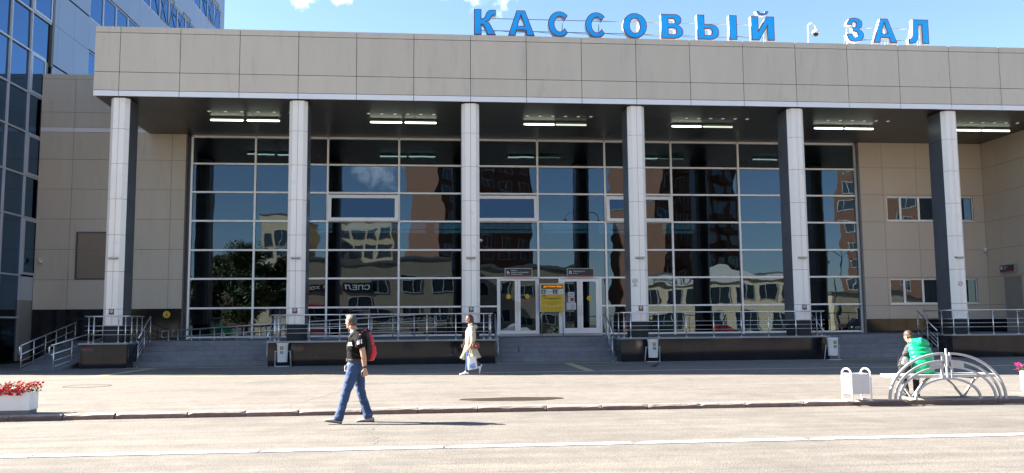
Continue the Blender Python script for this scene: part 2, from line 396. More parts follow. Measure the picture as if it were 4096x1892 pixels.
# kerb stones, chipped along their front edge
kerb = bpy.data.objects.new('kerb', None); COL.objects.link(kerb); kerb['kind'] = 'structure'; kerb.location = (0, KY, 0)
def kerb_stone(seed, L):
    rnd = random.Random(seed); n = max(6, int(L / 0.09)); mb = MB(); vs = []; fs = []
    for i in range(n + 1):
        x = -L / 2 + L * i / n
        e = 0.030 + 0.03 * max(0, mnoise.noise(Vector((x * 2.3, seed * 3.1, 0.5)))) + (0.035 if i in (0, n) else 0) * rnd.random()
        e2 = 0.026 + 0.026 * max(0, mnoise.noise(Vector((x * 3.1, seed * 7.7, 2.5)))) + (0.03 if i in (0, n) else 0) * rnd.random()
        zt = PZ + 0.004 + 0.006 * mnoise.noise(Vector((x * 1.3, seed, 9.0)))
        yf = 0.008 * mnoise.noise(Vector((x * 4.0, seed, 4.0)))
        vs += [(x, yf, -0.05), (x, yf, zt - e2), (x, yf + e, zt), (x, 0.17, zt), (x, 0.17, -0.05)]
    for i in range(n):
        for k in range(4): fs.append((i * 5 + k, i * 5 + 5 + k, i * 5 + 6 + k, i * 5 + 1 + k))
    fs.append((0, 1, 2, 3, 4)); fs.append(tuple(n * 5 + k for k in (4, 3, 2, 1, 0)))
    return mb.add(vs, fs)
x = -30.0; k = 0
while x < 42:
    L = random.uniform(0.85, 1.35)
    ks = kerb_stone(k + 1, L - 0.014).ob('kerb_stone', 'kerb_granite', kerb, M=Matrix.Translation((x + L / 2, KY + random.uniform(-0.012, 0.01), random.uniform(-0.006, 0.006))) @ Matrix.Rotation(random.uniform(-0.006, 0.006), 4, 'Z'))
    ks.data.materials.append(MATS['kerb_worn'])
    for p in ks.data.polygons:
        if p.normal.z > 0.3: p.material_index = 1
    x += L; k += 1
# painted edge line of the carriageway, in lengths with broken ends
x = -24.0
while x < 30:
    L = random.uniform(1.6, 3.4); y0 = 11.72; n = 14
    vs = []; fs = []
    for i in range(n + 1):
        xx = x + (L - 0.02) * i / n
        sk = 0.16 * (1 if i == 0 else 0)
        vs += [(xx, y0 + 0.02 * mnoise.noise(Vector((xx * 2, 0, 0))), 0.014), (xx + sk, y0 + 0.20 + 0.02 * mnoise.noise(Vector((xx * 2, 5, 0))), 0.014)]
    m_ = len(vs); vs += [(a, b, -0.01) for a, b, c in vs]
    for i in range(n): fs += [(2 * i, 2 * i + 2, 2 * i + 3, 2 * i + 1), (2 * i, m_ + 2 * i, m_ + 2 * i + 2, 2 * i + 2), (2 * i + 1, 2 * i + 3, m_ + 2 * i + 3, m_ + 2 * i + 1)]
    fs += [(0, 1, m_ + 1, m_), (2 * n, m_ + 2 * n, m_ + 2 * n + 1, 2 * n + 1)]
    o = MB().add(vs, fs).ob('edge_line', 'road_paint', road); x += L
# yellow tactile paving
tact = bpy.data.objects.new('tactile_paving', None); COL.objects.link(tact); tact['kind'] = 'structure'
def tiles(x0, y0, x1, y1, w, step=0.6):
    d = Vector((x1 - x0, y1 - y0, 0)); n = max(1, int(d.length / step)); a = math.atan2(d.y, d.x)
    for i in range(n):
        p = Vector((x0, y0, 0)) + d * ((i + 0.5) / n)
        L = d.length / n
        bx('paving_tile', 'tactile', tact, -L / 2 + 0.006, -w / 2, PZ - 0.01, L / 2 - 0.006, w / 2, PZ + 0.006, Matrix.Translation(p) @ Matrix.Rotation(a, 4, 'Z'))
tiles(-17, 27.75, 26, 27.75, 0.16)
for a, b in ((-11.3, -6.1), (2.65, 7.6), (16.3, 21.5)): tiles(a, 33.86, b, 33.86, 0.22)
tiles(5.4, 33.7, 5.2, 27.9, 0.30); tiles(-10.2, 33.7, -10.4, 27.9, 0.30)
def crack(pts, w, z, parent):
    vs = []; fs = []; fine = []
    for i in range(len(pts) - 1):
        for k in range(7):
            t = k / 7; fine.append((pts[i][0] * (1 - t) + pts[i + 1][0] * t + random.uniform(-0.06, 0.06), pts[i][1] * (1 - t) + pts[i + 1][1] * t))
    for i, (x, y) in enumerate(fine):
        q = w * random.uniform(0.3, 1.0); vs += [(x - q, y, z), (x + q, y, z)]
        if i: fs.append((2 * i - 2, 2 * i - 1, 2 * i + 1, 2 * i))
    return MB().add(vs, fs).ob('crack', 'stone_grey', parent)
crack([(-1.15, 16.2), (-0.78, 15.0), (-0.95, 13.8), (-0.72, 12.6), (-0.75, 11.9)], 0.012, 0.004, road)
crack([(-2.75, 16.9), (-2.55, 18.2), (-2.1, 20.4), (-1.9, 23.0)], 0.016, PZ + 0.004, pave)
crack([(-1.9, 23.0), (-2.2, 26.0)], 0.012, PZ + 0.004, pave)
pts = []
for i in range(40):
    a = 2 * math.pi * i / 40; q = 1 + 0.22 * mnoise.noise(Vector((math.cos(a) * 1.5, math.sin(a) * 1.5, 3)))
    pts.append((1.70 + 1.12 * q * math.cos(a), 17.95 + 0.40 * q * math.sin(a)))
tag(MB().prism(pts, PZ - 0.01, PZ + 0.005).ob('puddle', 'wet'), 'brown drying puddle stain on the sunlit pavement by the kerb', 'puddle')
mh = thing('manhole_cover', 'round manhole cover sunk in the pavement behind the red flower planter', 'manhole cover', (-8.95, 24.05, PZ))
MB().lathe([(0.60, -0.02), (0.60, 0.005), (0.54, 0.005), (0.54, 0.0)], 40, (-8.95, 24.05, PZ)).ob('rim', 'iron_cover', mh)
MB().lathe([(0.53, -0.02), (0.53, 0.003), (0.1, 0.004)], 40, (-8.95, 24.05, PZ)).ob('lid', 'asphalt_pavement', mh)

# ------------------------------------------------------------------ the station
X0, DX = -12.1, 2.2993
FY, ZT, ZB = 34.49, 13.46, 10.645
WY, GY, FZ = 41.40, 41.70, 1.05       # side walls, curtain glazing, platform floor
st = thing('station_building', 'grey panelled ticket hall with glazed front, deep canopy and six columns', 'building', (5.5, 41.4, 0))
fx = [-13.06] + [X0 + i * DX for i in range(19)]
panel_grid('fascia_panel', lambda i, j: 'trim' if j == 0 else 'panel', st, fx, [ZB, 10.88, 11.615, 13.205, ZT], FY, 0.04, 0.022)
XR = fx[-1]
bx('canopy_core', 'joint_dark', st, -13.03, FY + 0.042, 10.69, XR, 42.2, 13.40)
bx('roof_slab', 'coping', st, -13.0, FY + 0.06, 13.401, XR, WY + 0.1, 13.45)
bx('roof_slab', 'coping', st, -17.8, WY + 0.31, 13.41, XR, 62, 13.44)
side = [FY + 0.05 + i * (WY - FY - 0.05) / 3 for i in range(4)]
MS = Matrix(((0, 1, 0, -13.06), (-1, 0, 0, 0), (0, 0, 1, 0), (0, 0, 0, 1)))       # panels turned to face -X
for i in range(3):
    for z0, z1, mm in ((ZB, 10.88, 'trim'), (10.88, 11.615, 'panel'), (11.615, 13.205, 'panel'), (13.205, ZT, 'panel')):
        bx('side_panel', mm, st, -13.06, side[i] + 0.008, z0 + 0.008, -13.02, side[i + 1] - 0.008, z1 - 0.008)
sy = [FY + 0.045, 36.75, 39.1, WY + 0.28]
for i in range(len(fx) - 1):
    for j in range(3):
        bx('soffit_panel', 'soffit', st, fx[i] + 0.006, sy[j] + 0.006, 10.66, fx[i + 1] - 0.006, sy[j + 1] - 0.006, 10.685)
# columns: long octagons, bright nose panels split down the middle, dark flanks
CZ = [1.70, 2.33, 3.78, 5.20, 6.60, 8.00, 9.38, 10.62]
COLX = [X0 + 3 * i * DX for i in range(6)]
CY = 34.62
HW, HF, CH, DEP = 0.36, 0.21, 0.17, 0.98
for cxx in COLX:
    core = MB().prism([(cxx - HF + 0.02, CY + 0.03), (cxx + HF - 0.02, CY + 0.03), (cxx + HW - 0.03, CY + CH), (cxx + HW - 0.03, CY + CH + DEP), (cxx + HF, CY + 2 * CH + DEP - 0.03),
                       (cxx - HF, CY + 2 * CH + DEP - 0.03), (cxx - HW + 0.03, CY + CH + DEP), (cxx - HW + 0.03, CY + CH)], FZ, 10.66).ob('column', 'joint_dark', st)
    for a, b in zip(CZ[:-1], CZ[1:]):
        for s in (-1, 1):
            key = ('nose', s, round(b - a, 3))
            if key not in BOXES:
                mb = MB(); g2 = 0.006
                mb.sheet([(s * g2, 0), (s * HF, 0), (s * HW, CH)], g2, b - a - g2)
                mb.sheet([(s * HW, CH + 0.02), (s * HF, 0.02), (s * g2, 0.02)], g2, b - a - g2)
                BOXES[key] = mb.mesh('nose_panel', 'column_silver')
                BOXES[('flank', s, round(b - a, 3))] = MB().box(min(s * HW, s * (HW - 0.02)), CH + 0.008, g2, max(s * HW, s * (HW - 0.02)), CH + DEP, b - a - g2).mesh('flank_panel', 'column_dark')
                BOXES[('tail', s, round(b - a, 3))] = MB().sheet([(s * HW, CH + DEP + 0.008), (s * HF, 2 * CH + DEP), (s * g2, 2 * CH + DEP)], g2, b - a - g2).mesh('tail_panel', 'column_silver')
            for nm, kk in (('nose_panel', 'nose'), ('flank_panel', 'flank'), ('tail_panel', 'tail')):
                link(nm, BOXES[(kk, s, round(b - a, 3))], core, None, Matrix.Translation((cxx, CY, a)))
    e = 0.035
    MB().prism([(cxx - HF + e, CY + e), (cxx + HF - e, CY + e), (cxx + HW - e, CY + CH + e), (cxx + HW - e, CY + CH + DEP), (cxx + HF - e, CY + 2 * CH + DEP - e), (cxx - HF + e, CY + 2 * CH + DEP - e),
                (cxx - HW + e, CY + CH + DEP), (cxx - HW + e, CY + CH + e)], FZ - 0.02, 1.698).ob('column_base', 'granite_black', core)
# left wall with its louvred vent
LWX = [-17.95, -16.45, -14.22, -12.0, -11.36]
LWZ = [2.46, 3.82, 5.21, 6.62, 8.01, 9.41, 10.70, 10.92, 11.64, 13.22, 13.46]
VENT = (-16.12, 3.86, -14.0, 6.0)
bx('wall_core', 'joint_dark', st, -17.95, WY + 0.032, PZ, -11.36, WY + 0.3, 13.40)
panel_grid('wall_panel', lambda i, j: 'trim' if j == 6 else 'panel', st, LWX, LWZ, WY, 0.03, 0.014, [VENT])
px = -17.95
for w in (1.5, 1.3, 1.3, 1.25, 1.24):
    bx('plinth_slab', 'granite_black', st, px + 0.002, WY + 0.015, PZ, px + w - 0.002, WY + 0.03, 2.455); px += w
vt = bx('vent_louvre', 'interior_dark', st, VENT[0], WY + 0.026, VENT[1], VENT[2], WY + 0.031, VENT[3])
for z in range(30):
    zz = VENT[1] + 0.06 + z * 0.0693
    MB().box(VENT[0] + 0.05, -0.035, -0.008, VENT[2] - 0.05, 0.035, 0.008).ob('slat', 'louvre', vt, M=Matrix.Translation((0, WY - 0.012, zz)) @ Matrix.Rotation(R(-52), 4, 'X'))
for a in ((VENT[0] - 0.03, VENT[1] - 0.03, VENT[2] + 0.03, VENT[1] + 0.03), (VENT[0] - 0.03, VENT[3] - 0.03, VENT[2] + 0.03, VENT[3] + 0.03), (VENT[0] - 0.03, VENT[1] + 0.03, VENT[0] + 0.03, VENT[3] - 0.03), (VENT[2] - 0.03, VENT[1] + 0.03, VENT[2] + 0.03, VENT[3] - 0.03)):
    bx('frame', 'brown_metal', vt, a[0], WY - 0.05, a[1], a[2], WY + 0.02, a[3])
bx('jamb', 'brown_metal', st, -11.36, WY + 0.001, FZ, -11.30, GY + 0.1, 10.655)
bx('jamb', 'column_dark', st, -11.30, GY - 0.06, FZ, -11.18, GY + 0.1, 10.655)
# curtain glazing
VX = [-11.13, -8.2, -4.81, -1.42, 1.95, 5.31, 8.66, 12.02, 15.47, 18.9, 21.60]
HZ = [1.13, 2.48, 3.85, 5.20, 6.58, 7.95, 9.31, 10.60]
DOORS = [(3.37, 5.24, 3.87), (6.36, 8.32, 3.87)]
for i, vx in enumerate(VX):
    if abs(vx - 5.31) < 0.05: bx('mullion', 'white_frame', st, vx - 0.045, GY - 0.10, 3.85, vx + 0.045, GY + 0.06, 10.60)
    else: bx('mullion', 'white_frame', st, vx - 0.045, GY - 0.10, FZ, vx + 0.045, GY + 0.06, 10.60)
for j, hz in enumerate(HZ):
    for i in range(len(VX) - 1):
        if j < 2 and i in (4, 5): continue
        bx('transom', 'white_frame', st, VX[i] + 0.045, GY - 0.085, hz - 0.04, VX[i + 1] - 0.045, GY + 0.05, hz + 0.04)
for vx, a in ((3.33, 1), (5.28, 1), (6.32, 1), (8.36, 1)): bx('door_post', 'white_frame', st, vx - 0.04, GY - 0.1, FZ, vx + 0.04, GY + 0.06, 3.81)
for a, b in ((1.995, 3.29), (8.40, 8.615)): bx('transom', 'white_frame', st, a, GY - 0.085, 2.44, b, GY + 0.05, 2.52); bx('transom', 'white_frame', st, a, GY - 0.085, 1.09, b, GY + 0.05, 1.17)
PANES = []
def pane(parent, a, b, c, d, m='glass_curtain', y=None, name='glass_pane'):
    y = GY if y is None else y
    M = Matrix.Translation(((a + c) / 2, y, (b + d) / 2)) @ Matrix.Rotation(random.gauss(0, 0.0018), 4, 'X') @ Matrix.Rotation(random.gauss(0, 0.0018), 4, 'Z')
    w, h = (c - a) / 2, (d - b) / 2
    return MB().add([(-w, 0, -h), (w, 0, -h), (w, 0, h), (-w, 0, h)], [(0, 1, 2, 3)]).ob(name, m, parent, M=M)
CAS = {(2, 4): 1, (4, 4): 1, (6, 4): 1}
for i in range(len(VX) - 1):
    for j in range(len(HZ) - 1):
        a, c = VX[i] + 0.03, VX[i + 1] - 0.03; b, d = HZ[j] + 0.03, HZ[j + 1] - 0.03
        if j < 2 and i in (4, 5): continue
        if (i, j) in CAS: continue
        pane(st, a, b, c, d)
for a, b, c, d in ((1.99, 1.16, 3.3, 2.45), (1.99, 2.51, 3.3, 3.82), (8.40, 1.16, 8.62, 2.45), (8.40, 2.51, 8.62, 3.82), (5.32, 1.1, 6.29, 3.82)): pane(st, a, b, c, d)
for (i, j) in CAS:        # top-hung lights, ajar
    a, c = VX[i] + 0.03, VX[i + 1] - 0.03; b, d = HZ[j] - 0.01, HZ[j + 1] - 0.10
    M = Matrix.Translation(((a + c) / 2, GY - 0.12, d)) @ Matrix.Rotation(R(-5.0), 4, 'X')
    w, hh = (c - a) / 2, d - b
    fr = MB()
    f = 0.165
    fr.box(-w, -0.03, -hh, w, 0.03, -hh + f).box(-w, -0.03, -f, w, 0.03, 0).box(-w, -0.03, -hh + f, -w + f, 0.03, -f).box(w - f, -0.03, -hh + f, w, 0.03, -f)
    ow = fr.ob('opening_window', 'white_frame', st, M=M)
    MB().add([(-w + f, 0, -hh + f), (w - f, 0, -hh + f), (w - f, 0, -f), (-w + f, 0, -f)], [(0, 1, 2, 3)]).ob('pane', 'glass_curtain', ow, M=M)
    for q in (-0.6, 0.0, 0.6): MB().box(q * w - 0.06, -0.045, -0.01, q * w + 0.06, 0.0, 0.02).ob('hinge', 'black_plastic', ow, M=M)
def door_leaf(x0, x1, z0, z1, st_l, st_r, top, bot, hz, handle_x, dot=None):
    fr = MB().box(x0, GY - 0.07, z0, x1, GY - 0.01, z0 + bot).box(x0, GY - 0.07, z1 - top, x1, GY - 0.01, z1)
    fr.box(x0, GY - 0.07, z0 + bot, x0 + st_l, GY - 0.01, z1 - top).box(x1 - st_r, GY - 0.07, z0 + bot, x1, GY - 0.01, z1 - top)
    lf = fr.ob('entrance_door', 'white_frame', st)
    pane(lf, x0 + st_l, z0 + bot, x1 - st_r, z1 - top, 'glass_curtain', GY - 0.04, 'pane')
    bx('handle', 'steel', lf, handle_x - 0.015, GY - 0.11, hz, handle_x + 0.015, GY - 0.075, hz + 0.5)
    if dot:
        n = 28; MB().add([(dot[0] + 0.115 * math.cos(2 * math.pi * k / n), GY - 0.048, dot[1] + 0.115 * math.sin(2 * math.pi * k / n)) for k in range(n)], [tuple(range(n))]).ob('sticker', 'dot_yellow', lf)
    return lf
door_leaf(3.375, 4.28, 1.16, 3.79, 0.07, 0.13, 0.08, 0.15, 2.2, 4.22, (3.84, 2.95))
door_leaf(4.29, 5.235, 1.16, 3.79, 0.13, 0.08, 0.08, 0.15, 2.2, 4.35, (4.76, 2.95))
dl = door_leaf(6.365, 7.32, 1.16, 3.79, 0.21, 0.13, 0.13, 0.25, 2.0, 7.26)
door_leaf(7.33, 8.315, 1.16, 3.79, 0.14, 0.2, 0.13, 0.25, 2.0, 7.40, (7.78, 2.85))
for a, b, c, d in ((6.74, 2.93, 7.06, 3.15), (6.74, 2.66, 7.06, 2.91), (6.67, 2.30, 7.13, 2.64)):
    p = bx('notice', 'paper', dl, a, GY - 0.05, b, c, GY - 0.045, d)
    if d - b < 0.26 and b < 2.8: bx('red_patch', 'sign_stripe', dl, a + 0.12, GY - 0.052, b + 0.04, c - 0.03, GY - 0.0505, d - 0.04)
    else:
        for q in range(5): bx('print_line', 'stone_grey', dl, a + 0.06 + (0.15 if d - b > 0.3 else 0), GY - 0.052, b + 0.05 + q * (d - b - 0.08) / 5, c - 0.05, GY - 0.0505, b + 0.062 + q * (d - b - 0.08) / 5)
bx('threshold', 'aluminium', st, 3.3, GY - 0.16, FZ, 8.4, GY + 0.08, 1.155)
bx('sill_base', 'granite_grey', st, -11.13, GY - 0.04, FZ - 0.02, 3.3, GY + 0.2, 1.085)
bx('sill_base', 'granite_grey', st, 8.4, GY - 0.04, FZ - 0.02, 21.6, GY + 0.2, 1.085)
bx('head_flashing', 'white_frame', st, -11.15, GY - 0.07, 10.642, 21.65, GY - 0.02, 10.659)
glassmat('glass_daylight', 0.03, (0.7, 0.9, 1.0), (0.42, 0.62, 0.64), 0.0, 1.0)
# what stands behind the glass: hall floor, mezzanine with balustrade, back wall
hall = bx('hall_floor', 'interior', st, -17.9, GY + 0.22, 1.0, 28.3, 62, 1.06)
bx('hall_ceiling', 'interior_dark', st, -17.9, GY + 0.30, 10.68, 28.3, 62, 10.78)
DAYLIGHT_GAPS = [(-7.5, 7.95, -0.2, 8.65), (0.4, 7.95, 7.4, 8.65), (8.0, 7.95, 15.4, 8.65), (16.6, 7.95, 19.0, 8.65)]  # openings added in the unseen back wall so a band of daylight shows through
for a, b, c, d in cut_boxes(-17.9, 1.06, 28.3, 10.68, DAYLIGHT_GAPS): bx('hall_back_wall', 'interior_dark', st, a, 60.0, b, c, 60.2, d)
for a, b, c, d in DAYLIGHT_GAPS: bx('added_daylight_pane', 'glass_daylight', st, a, 60.08, b, c, 60.1, d)
bx('hall_side_wall', 'interior_dark', st, -17.9, GY + 0.3, 1.06, -17.7, 60, 10.68)
bx('hall_side_wall', 'interior_dark', st, 21.9, GY + 0.3, 1.06, 22.1, 60, 10.68)
bx('mezzanine', 'interior', st, -17.6, 47.0, 5.45, 21.8, 59.9, 5.75)
mbp = MB()
for q in range(14): mbp.box(-16 + q * 2.8, 47.05, 5.75, -15.96 + q * 2.8, 47.09, 6.75)
mbp.box(-17.6, 47.03, 6.75, 21.8, 47.1, 6.81).ob('balustrade', 'steel', st)
for q in range(6): bx('hall_column', 'interior_dark', st, -12 + q * 6.9, 46.5, 1.06, -11.4 + q * 6.9, 46.98, 10.68)
# right wall and return wall
RWX = [21.72, 22.92, 24.72, 27.0, 28.3]
RWZ = [1.72, 2.39, 3.79, 5.18, 6.60, 7.98, 9.37, 10.66]
WIN = [(23.08, 6.66, 27.72, 7.91), (23.04, 2.47, 27.69, 3.73)]
bx('jamb', 'column_dark', st, 21.65, WY + 0.02, FZ, 21.72, GY + 0.1, 10.655)
for a, b, c, d in cut_boxes(21.73, FZ - 0.3, 28.4, 10.66, WIN): bx('wall_core', 'joint_dark', st, a, WY + 0.032, b, c, WY + 0.25, d)
panel_grid('wall_panel', 'panel_bounce_tint', st, RWX, RWZ, WY, 0.03, 0.014, WIN)
for a, b in zip([21.72, 23.6, 25.4, 27.0], [23.6, 25.4, 27.0, 28.3]): bx('plinth_slab', 'granite_black', st, a + 0.002, WY + 0.012, FZ, b - 0.002, WY + 0.03, 1.716)
for a, b, c, d in WIN:
    f = 0.06
    mb = MB().box(a, WY + 0.06, b, c, WY + 0.12, b + f).box(a, WY + 0.06, d - f, c, WY + 0.12, d).box(a, WY + 0.06, b + f, a + f, WY + 0.12, d - f).box(c - f, WY + 0.06, b + f, c, WY + 0.12, d - f)
    bars = [23.82, 24.80, 26.0, 26.9]
    for q in bars: mb.box(q - 0.055, WY + 0.06, b + f, q + 0.055, WY + 0.12, d - f)
    wi = mb.ob('window', 'white_frame', st)
    e = [a + f] + bars + [c - f]
    for q in range(len(e) - 1): pane(wi, e[q] + (0.055 if q else 0), b + f, e[q + 1] - (0.055 if q < len(e) - 2 else 0), d - f, 'glass_curtain', WY + 0.09, 'pane')
    bx('sill', 'white_frame', wi, a - 0.04, WY - 0.06, b - 0.05, c + 0.04, WY + 0.055, b - 0.002)
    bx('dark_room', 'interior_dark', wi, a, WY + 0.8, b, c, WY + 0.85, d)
MR = Matrix(((0, 1, 0, 28.3), (-1, 0, 0, 0), (0, 0, 1, 0), (0, 0, 0, 1)))   # local x runs towards the camera, face to -X
bx('wall_core', 'joint_dark', st, 28.335, 35.6, FZ - 0.3, 28.6, 41.43, 10.66)
SD = (-40.15, 1.06, -38.95, 3.72)
for a, b in zip([-41.4, -40.3, -38.4, -36.4], [-40.3, -38.4, -36.4, -35.6]):
    for z0, z1 in zip(RWZ[:-1], RWZ[1:]):
        rs = cut_boxes(a + 0.007, z0 + 0.007, b - 0.007, z1 - 0.007, [SD])
        mb = MB()
        for q in rs: mb.box(q[0], 0, q[1], q[2], 0.03, q[3])
        if rs: mb.ob('wall_panel', 'panel_bounce_tint', st, M=MR)
    for q in cut_boxes(a, FZ, b - 0.004, 1.716, [SD]): MB().box(q[0], 0.012, q[1], q[2], 0.03, q[3]).ob('plinth_slab', 'granite_black', st, M=MR)
sd = MB().box(SD[0] + 0.05, -0.005, SD[1], SD[2] - 0.05, 0.03, SD[3] - 0.05).ob('service_door', 'door_paint', st, M=MR)
MB().box(SD[0] - 0.02, -0.03, SD[1], SD[0] + 0.05, 0.03, SD[3] + 0.02).box(SD[2] - 0.05, -0.03, SD[1], SD[2] + 0.02, 0.03, SD[3] + 0.02).box(SD[0] + 0.05, -0.03, SD[3] - 0.05, SD[2] - 0.05, 0.03, SD[3] + 0.02).ob('frame', 'door_paint', sd, M=MR)
MB().tube([(-39.2, -0.05, 2.0), (-39.2, -0.05, 2.2)], 0.015).box(-39.22, -0.05, 2.08, -39.18, 0.0, 2.12).ob('handle', 'steel', sd, M=MR)
# platform blocks, floor, steps
BY = 34.15
BLK = [(-13.04, -11.33), (-6.12, 2.61), (7.63, 16.27), (21.58, 31.0)]
bx('platform_floor', 'granite_grey', st, -13.04, 36.30, PZ, 31.0, GY - 0.05, FZ)
for a, b in BLK:
    pf = bx('platform', 'joint_dark', st, a + 0.03, BY + 0.03, PZ - 0.02, b - 0.03, 36.29, FZ - 0.06)
    n = max(2, round((b - a) / 1.3)); w = (b - a) / n
    for i in range(n):
        bx('plinth_slab', 'granite_black', pf, a + i * w + 0.002, BY + random.uniform(0, 0.004), PZ - 0.01, a + (i + 1) * w - 0.002, BY + 0.028, FZ - 0.062)
    for s, xx in ((0, a), (1, b)):
        for y0, y1 in ((BY + 0.03, 35.2), (35.2, 36.28)):
            bx('plinth_slab', 'granite_black', pf, xx if not s else xx - 0.028, y0, PZ - 0.01, xx + 0.028 if not s else xx, y1 - 0.003, FZ - 0.062)
    n = max(2, round((b - a) / 2.0)); w = (b - a + 0.08) / n
    for i in range(n):
        for y0, y1 in ((BY - 0.05, BY + 0.5), (BY + 0.504, 36.298)):
            bx('coping_slab', 'coping' if y1 < 35 else 'granite_grey', pf, a - 0.04 + i * w + 0.002, y0, FZ - 0.06, a - 0.04 + (i + 1) * w - 0.002, y1, FZ + (0.0 if y1 < 35 else -0.002))
for a, b in zip([-11.33, 2.61, 16.27], [-6.12, 7.63, 21.58]):
    rise = (FZ - PZ) / 5
    for k in range(4):
        xs = [a + 0.002] + sorted(random.uniform(a + 1, b - 1) for _ in range(2)) + [b - 0.002]
        for q in range(3):
            if xs[q + 1] - xs[q] < 0.1: continue
            bx('step', 'granite_grey', st, xs[q] + 0.003, 34.86 + k * 0.36 + random.uniform(-0.006, 0.006), PZ + k * rise - 0.02, xs[q + 1] - 0.003, 36.30, PZ + (k + 1) * rise + random.uniform(-0.004, 0.004))

# ------------------------------------------------------------------ the tower on the left
TA = math.atan(0.035)
MT = Matrix.Translation((-18.0, 41.4, 0)) @ Matrix.Rotation(-TA, 4, 'Z') @ Matrix(((0, -1, 0, 0), (1, 0, 0, 0), (0, 0, 1, 0), (0, 0, 0, 1)))
# in this frame: x runs along the face (away from the street), y points into the tower, z up
tw = thing('office_tower', 'blue glazed office tower rising beside and behind the ticket hall', 'building', (-18.0, 41.4, 0))
S0, S1, TH = -9.75, 30.4, 33.0
MB().prism([(S0, 0.35), (S1, 0.35), (S1, 14), (S0 + 4.4, 14)], PZ - 0.1, TH).ob('tower_core', 'interior_dark', tw, M=MT)
GV = [S0] + [-2.9 - 1.77 * k for k in (4, 3, 2, 1)] + [-2.9, -1.13, 0.30]
GV2 = GV[:-1] + [0.70]
GH = [0.22, 2.1, 3.97, 6.59, 8.47, 10.42, 12.26, 14.2, 16.07]
while GH[-1] < 31: GH.append(GH[-1] + 1.93)
GH[-1] = TH
def tpane(parent, a, b, c, d, y=0.05, tilt=0.0):
    M = MT @ Matrix.Translation(((a + c) / 2, y, (b + d) / 2)) @ Matrix.Rotation(random.gauss(0, 0.0025), 4, 'X') @ Matrix.Rotation(random.gauss(0, 0.0025), 4, 'Z')
    w, h = (c - a) / 2, (d - b) / 2
    return MB().add([(-w, 0, -h), (w, 0, -h), (w, 0, h), (-w, 0, h)], [(0, 1, 2, 3)]).ob('glass_pane' if parent is tw else 'pane', 'glass_tower', parent, M=M)
for j in range(len(GH) - 1):
    gv = GV if GH[j] < 14 else GV2
    for i in range(len(gv) - 1):
        if j < 2 and i == len(gv) - 2: continue
        a, c, b, d = gv[i], gv[i + 1], GH[j], GH[j + 1]
        bx('transom', 'tower_frame', tw, a + 0.035, -0.03, d - 0.035, c - 0.035, 0.09, d + 0.035, MT)
        bx('mullion', 'tower_frame', tw, a - 0.033, -0.045, b, a + 0.033, 0.1, d, MT)
        if (i % 3 == 0 and j % 2 == 0 and j > 1) or (i == 3 and j in (7,)):
            f = 0.10
            wf = MB().box(a + 0.05, -0.06, b + 0.05, c - 0.05, 0.0, b + 0.05 + f).box(a + 0.05, -0.06, d - 0.05 - f, c - 0.05, 0, d - 0.05).box(a + 0.05, -0.06, b + 0.05 + f, a + 0.05 + f, 0, d - 0.05 - f).box(c - 0.05 - f, -0.06, b + 0.05 + f, c - 0.05, 0, d - 0.05 - f).ob('opening_window', 'tower_frame', tw, M=MT)
            tpane(wf, a + 0.05 + f, b + 0.05 + f, c - 0.05 - f, d - 0.05 - f, -0.03)
        else: tpane(tw, a + 0.03, b + 0.03, c - 0.03, d - 0.03)
bx('corner_trim', 'brown_metal', tw, 0.72, -0.06, 14.0, 0.92, 0.1, TH, MT)
bx('corner_trim', 'brown_metal', tw, 0.31, -0.04, 13.0, 0.46, 0.1, 14.1, MT)
bx('corner_trim', 'tower_frame', tw, 0.27, -0.03, 0.2, 0.34, 0.1, 13.0, MT)
sdo = bx('service_door', 'door_paint', tw, -0.98, 0.0, 0.2, 0.1, 0.06, 2.869, MT)
bx('frame', 'door_paint', sdo, -1.1, -0.03, 0.2, -0.98, 0.08, 2.87, MT); bx('frame', 'door_paint', sdo, 0.1, -0.03, 0.2, 0.22, 0.08, 2.87, MT); bx('frame', 'tower_frame', sdo, -1.1, -0.03, 2.87, 0.25, 0.08, 3.93, MT)
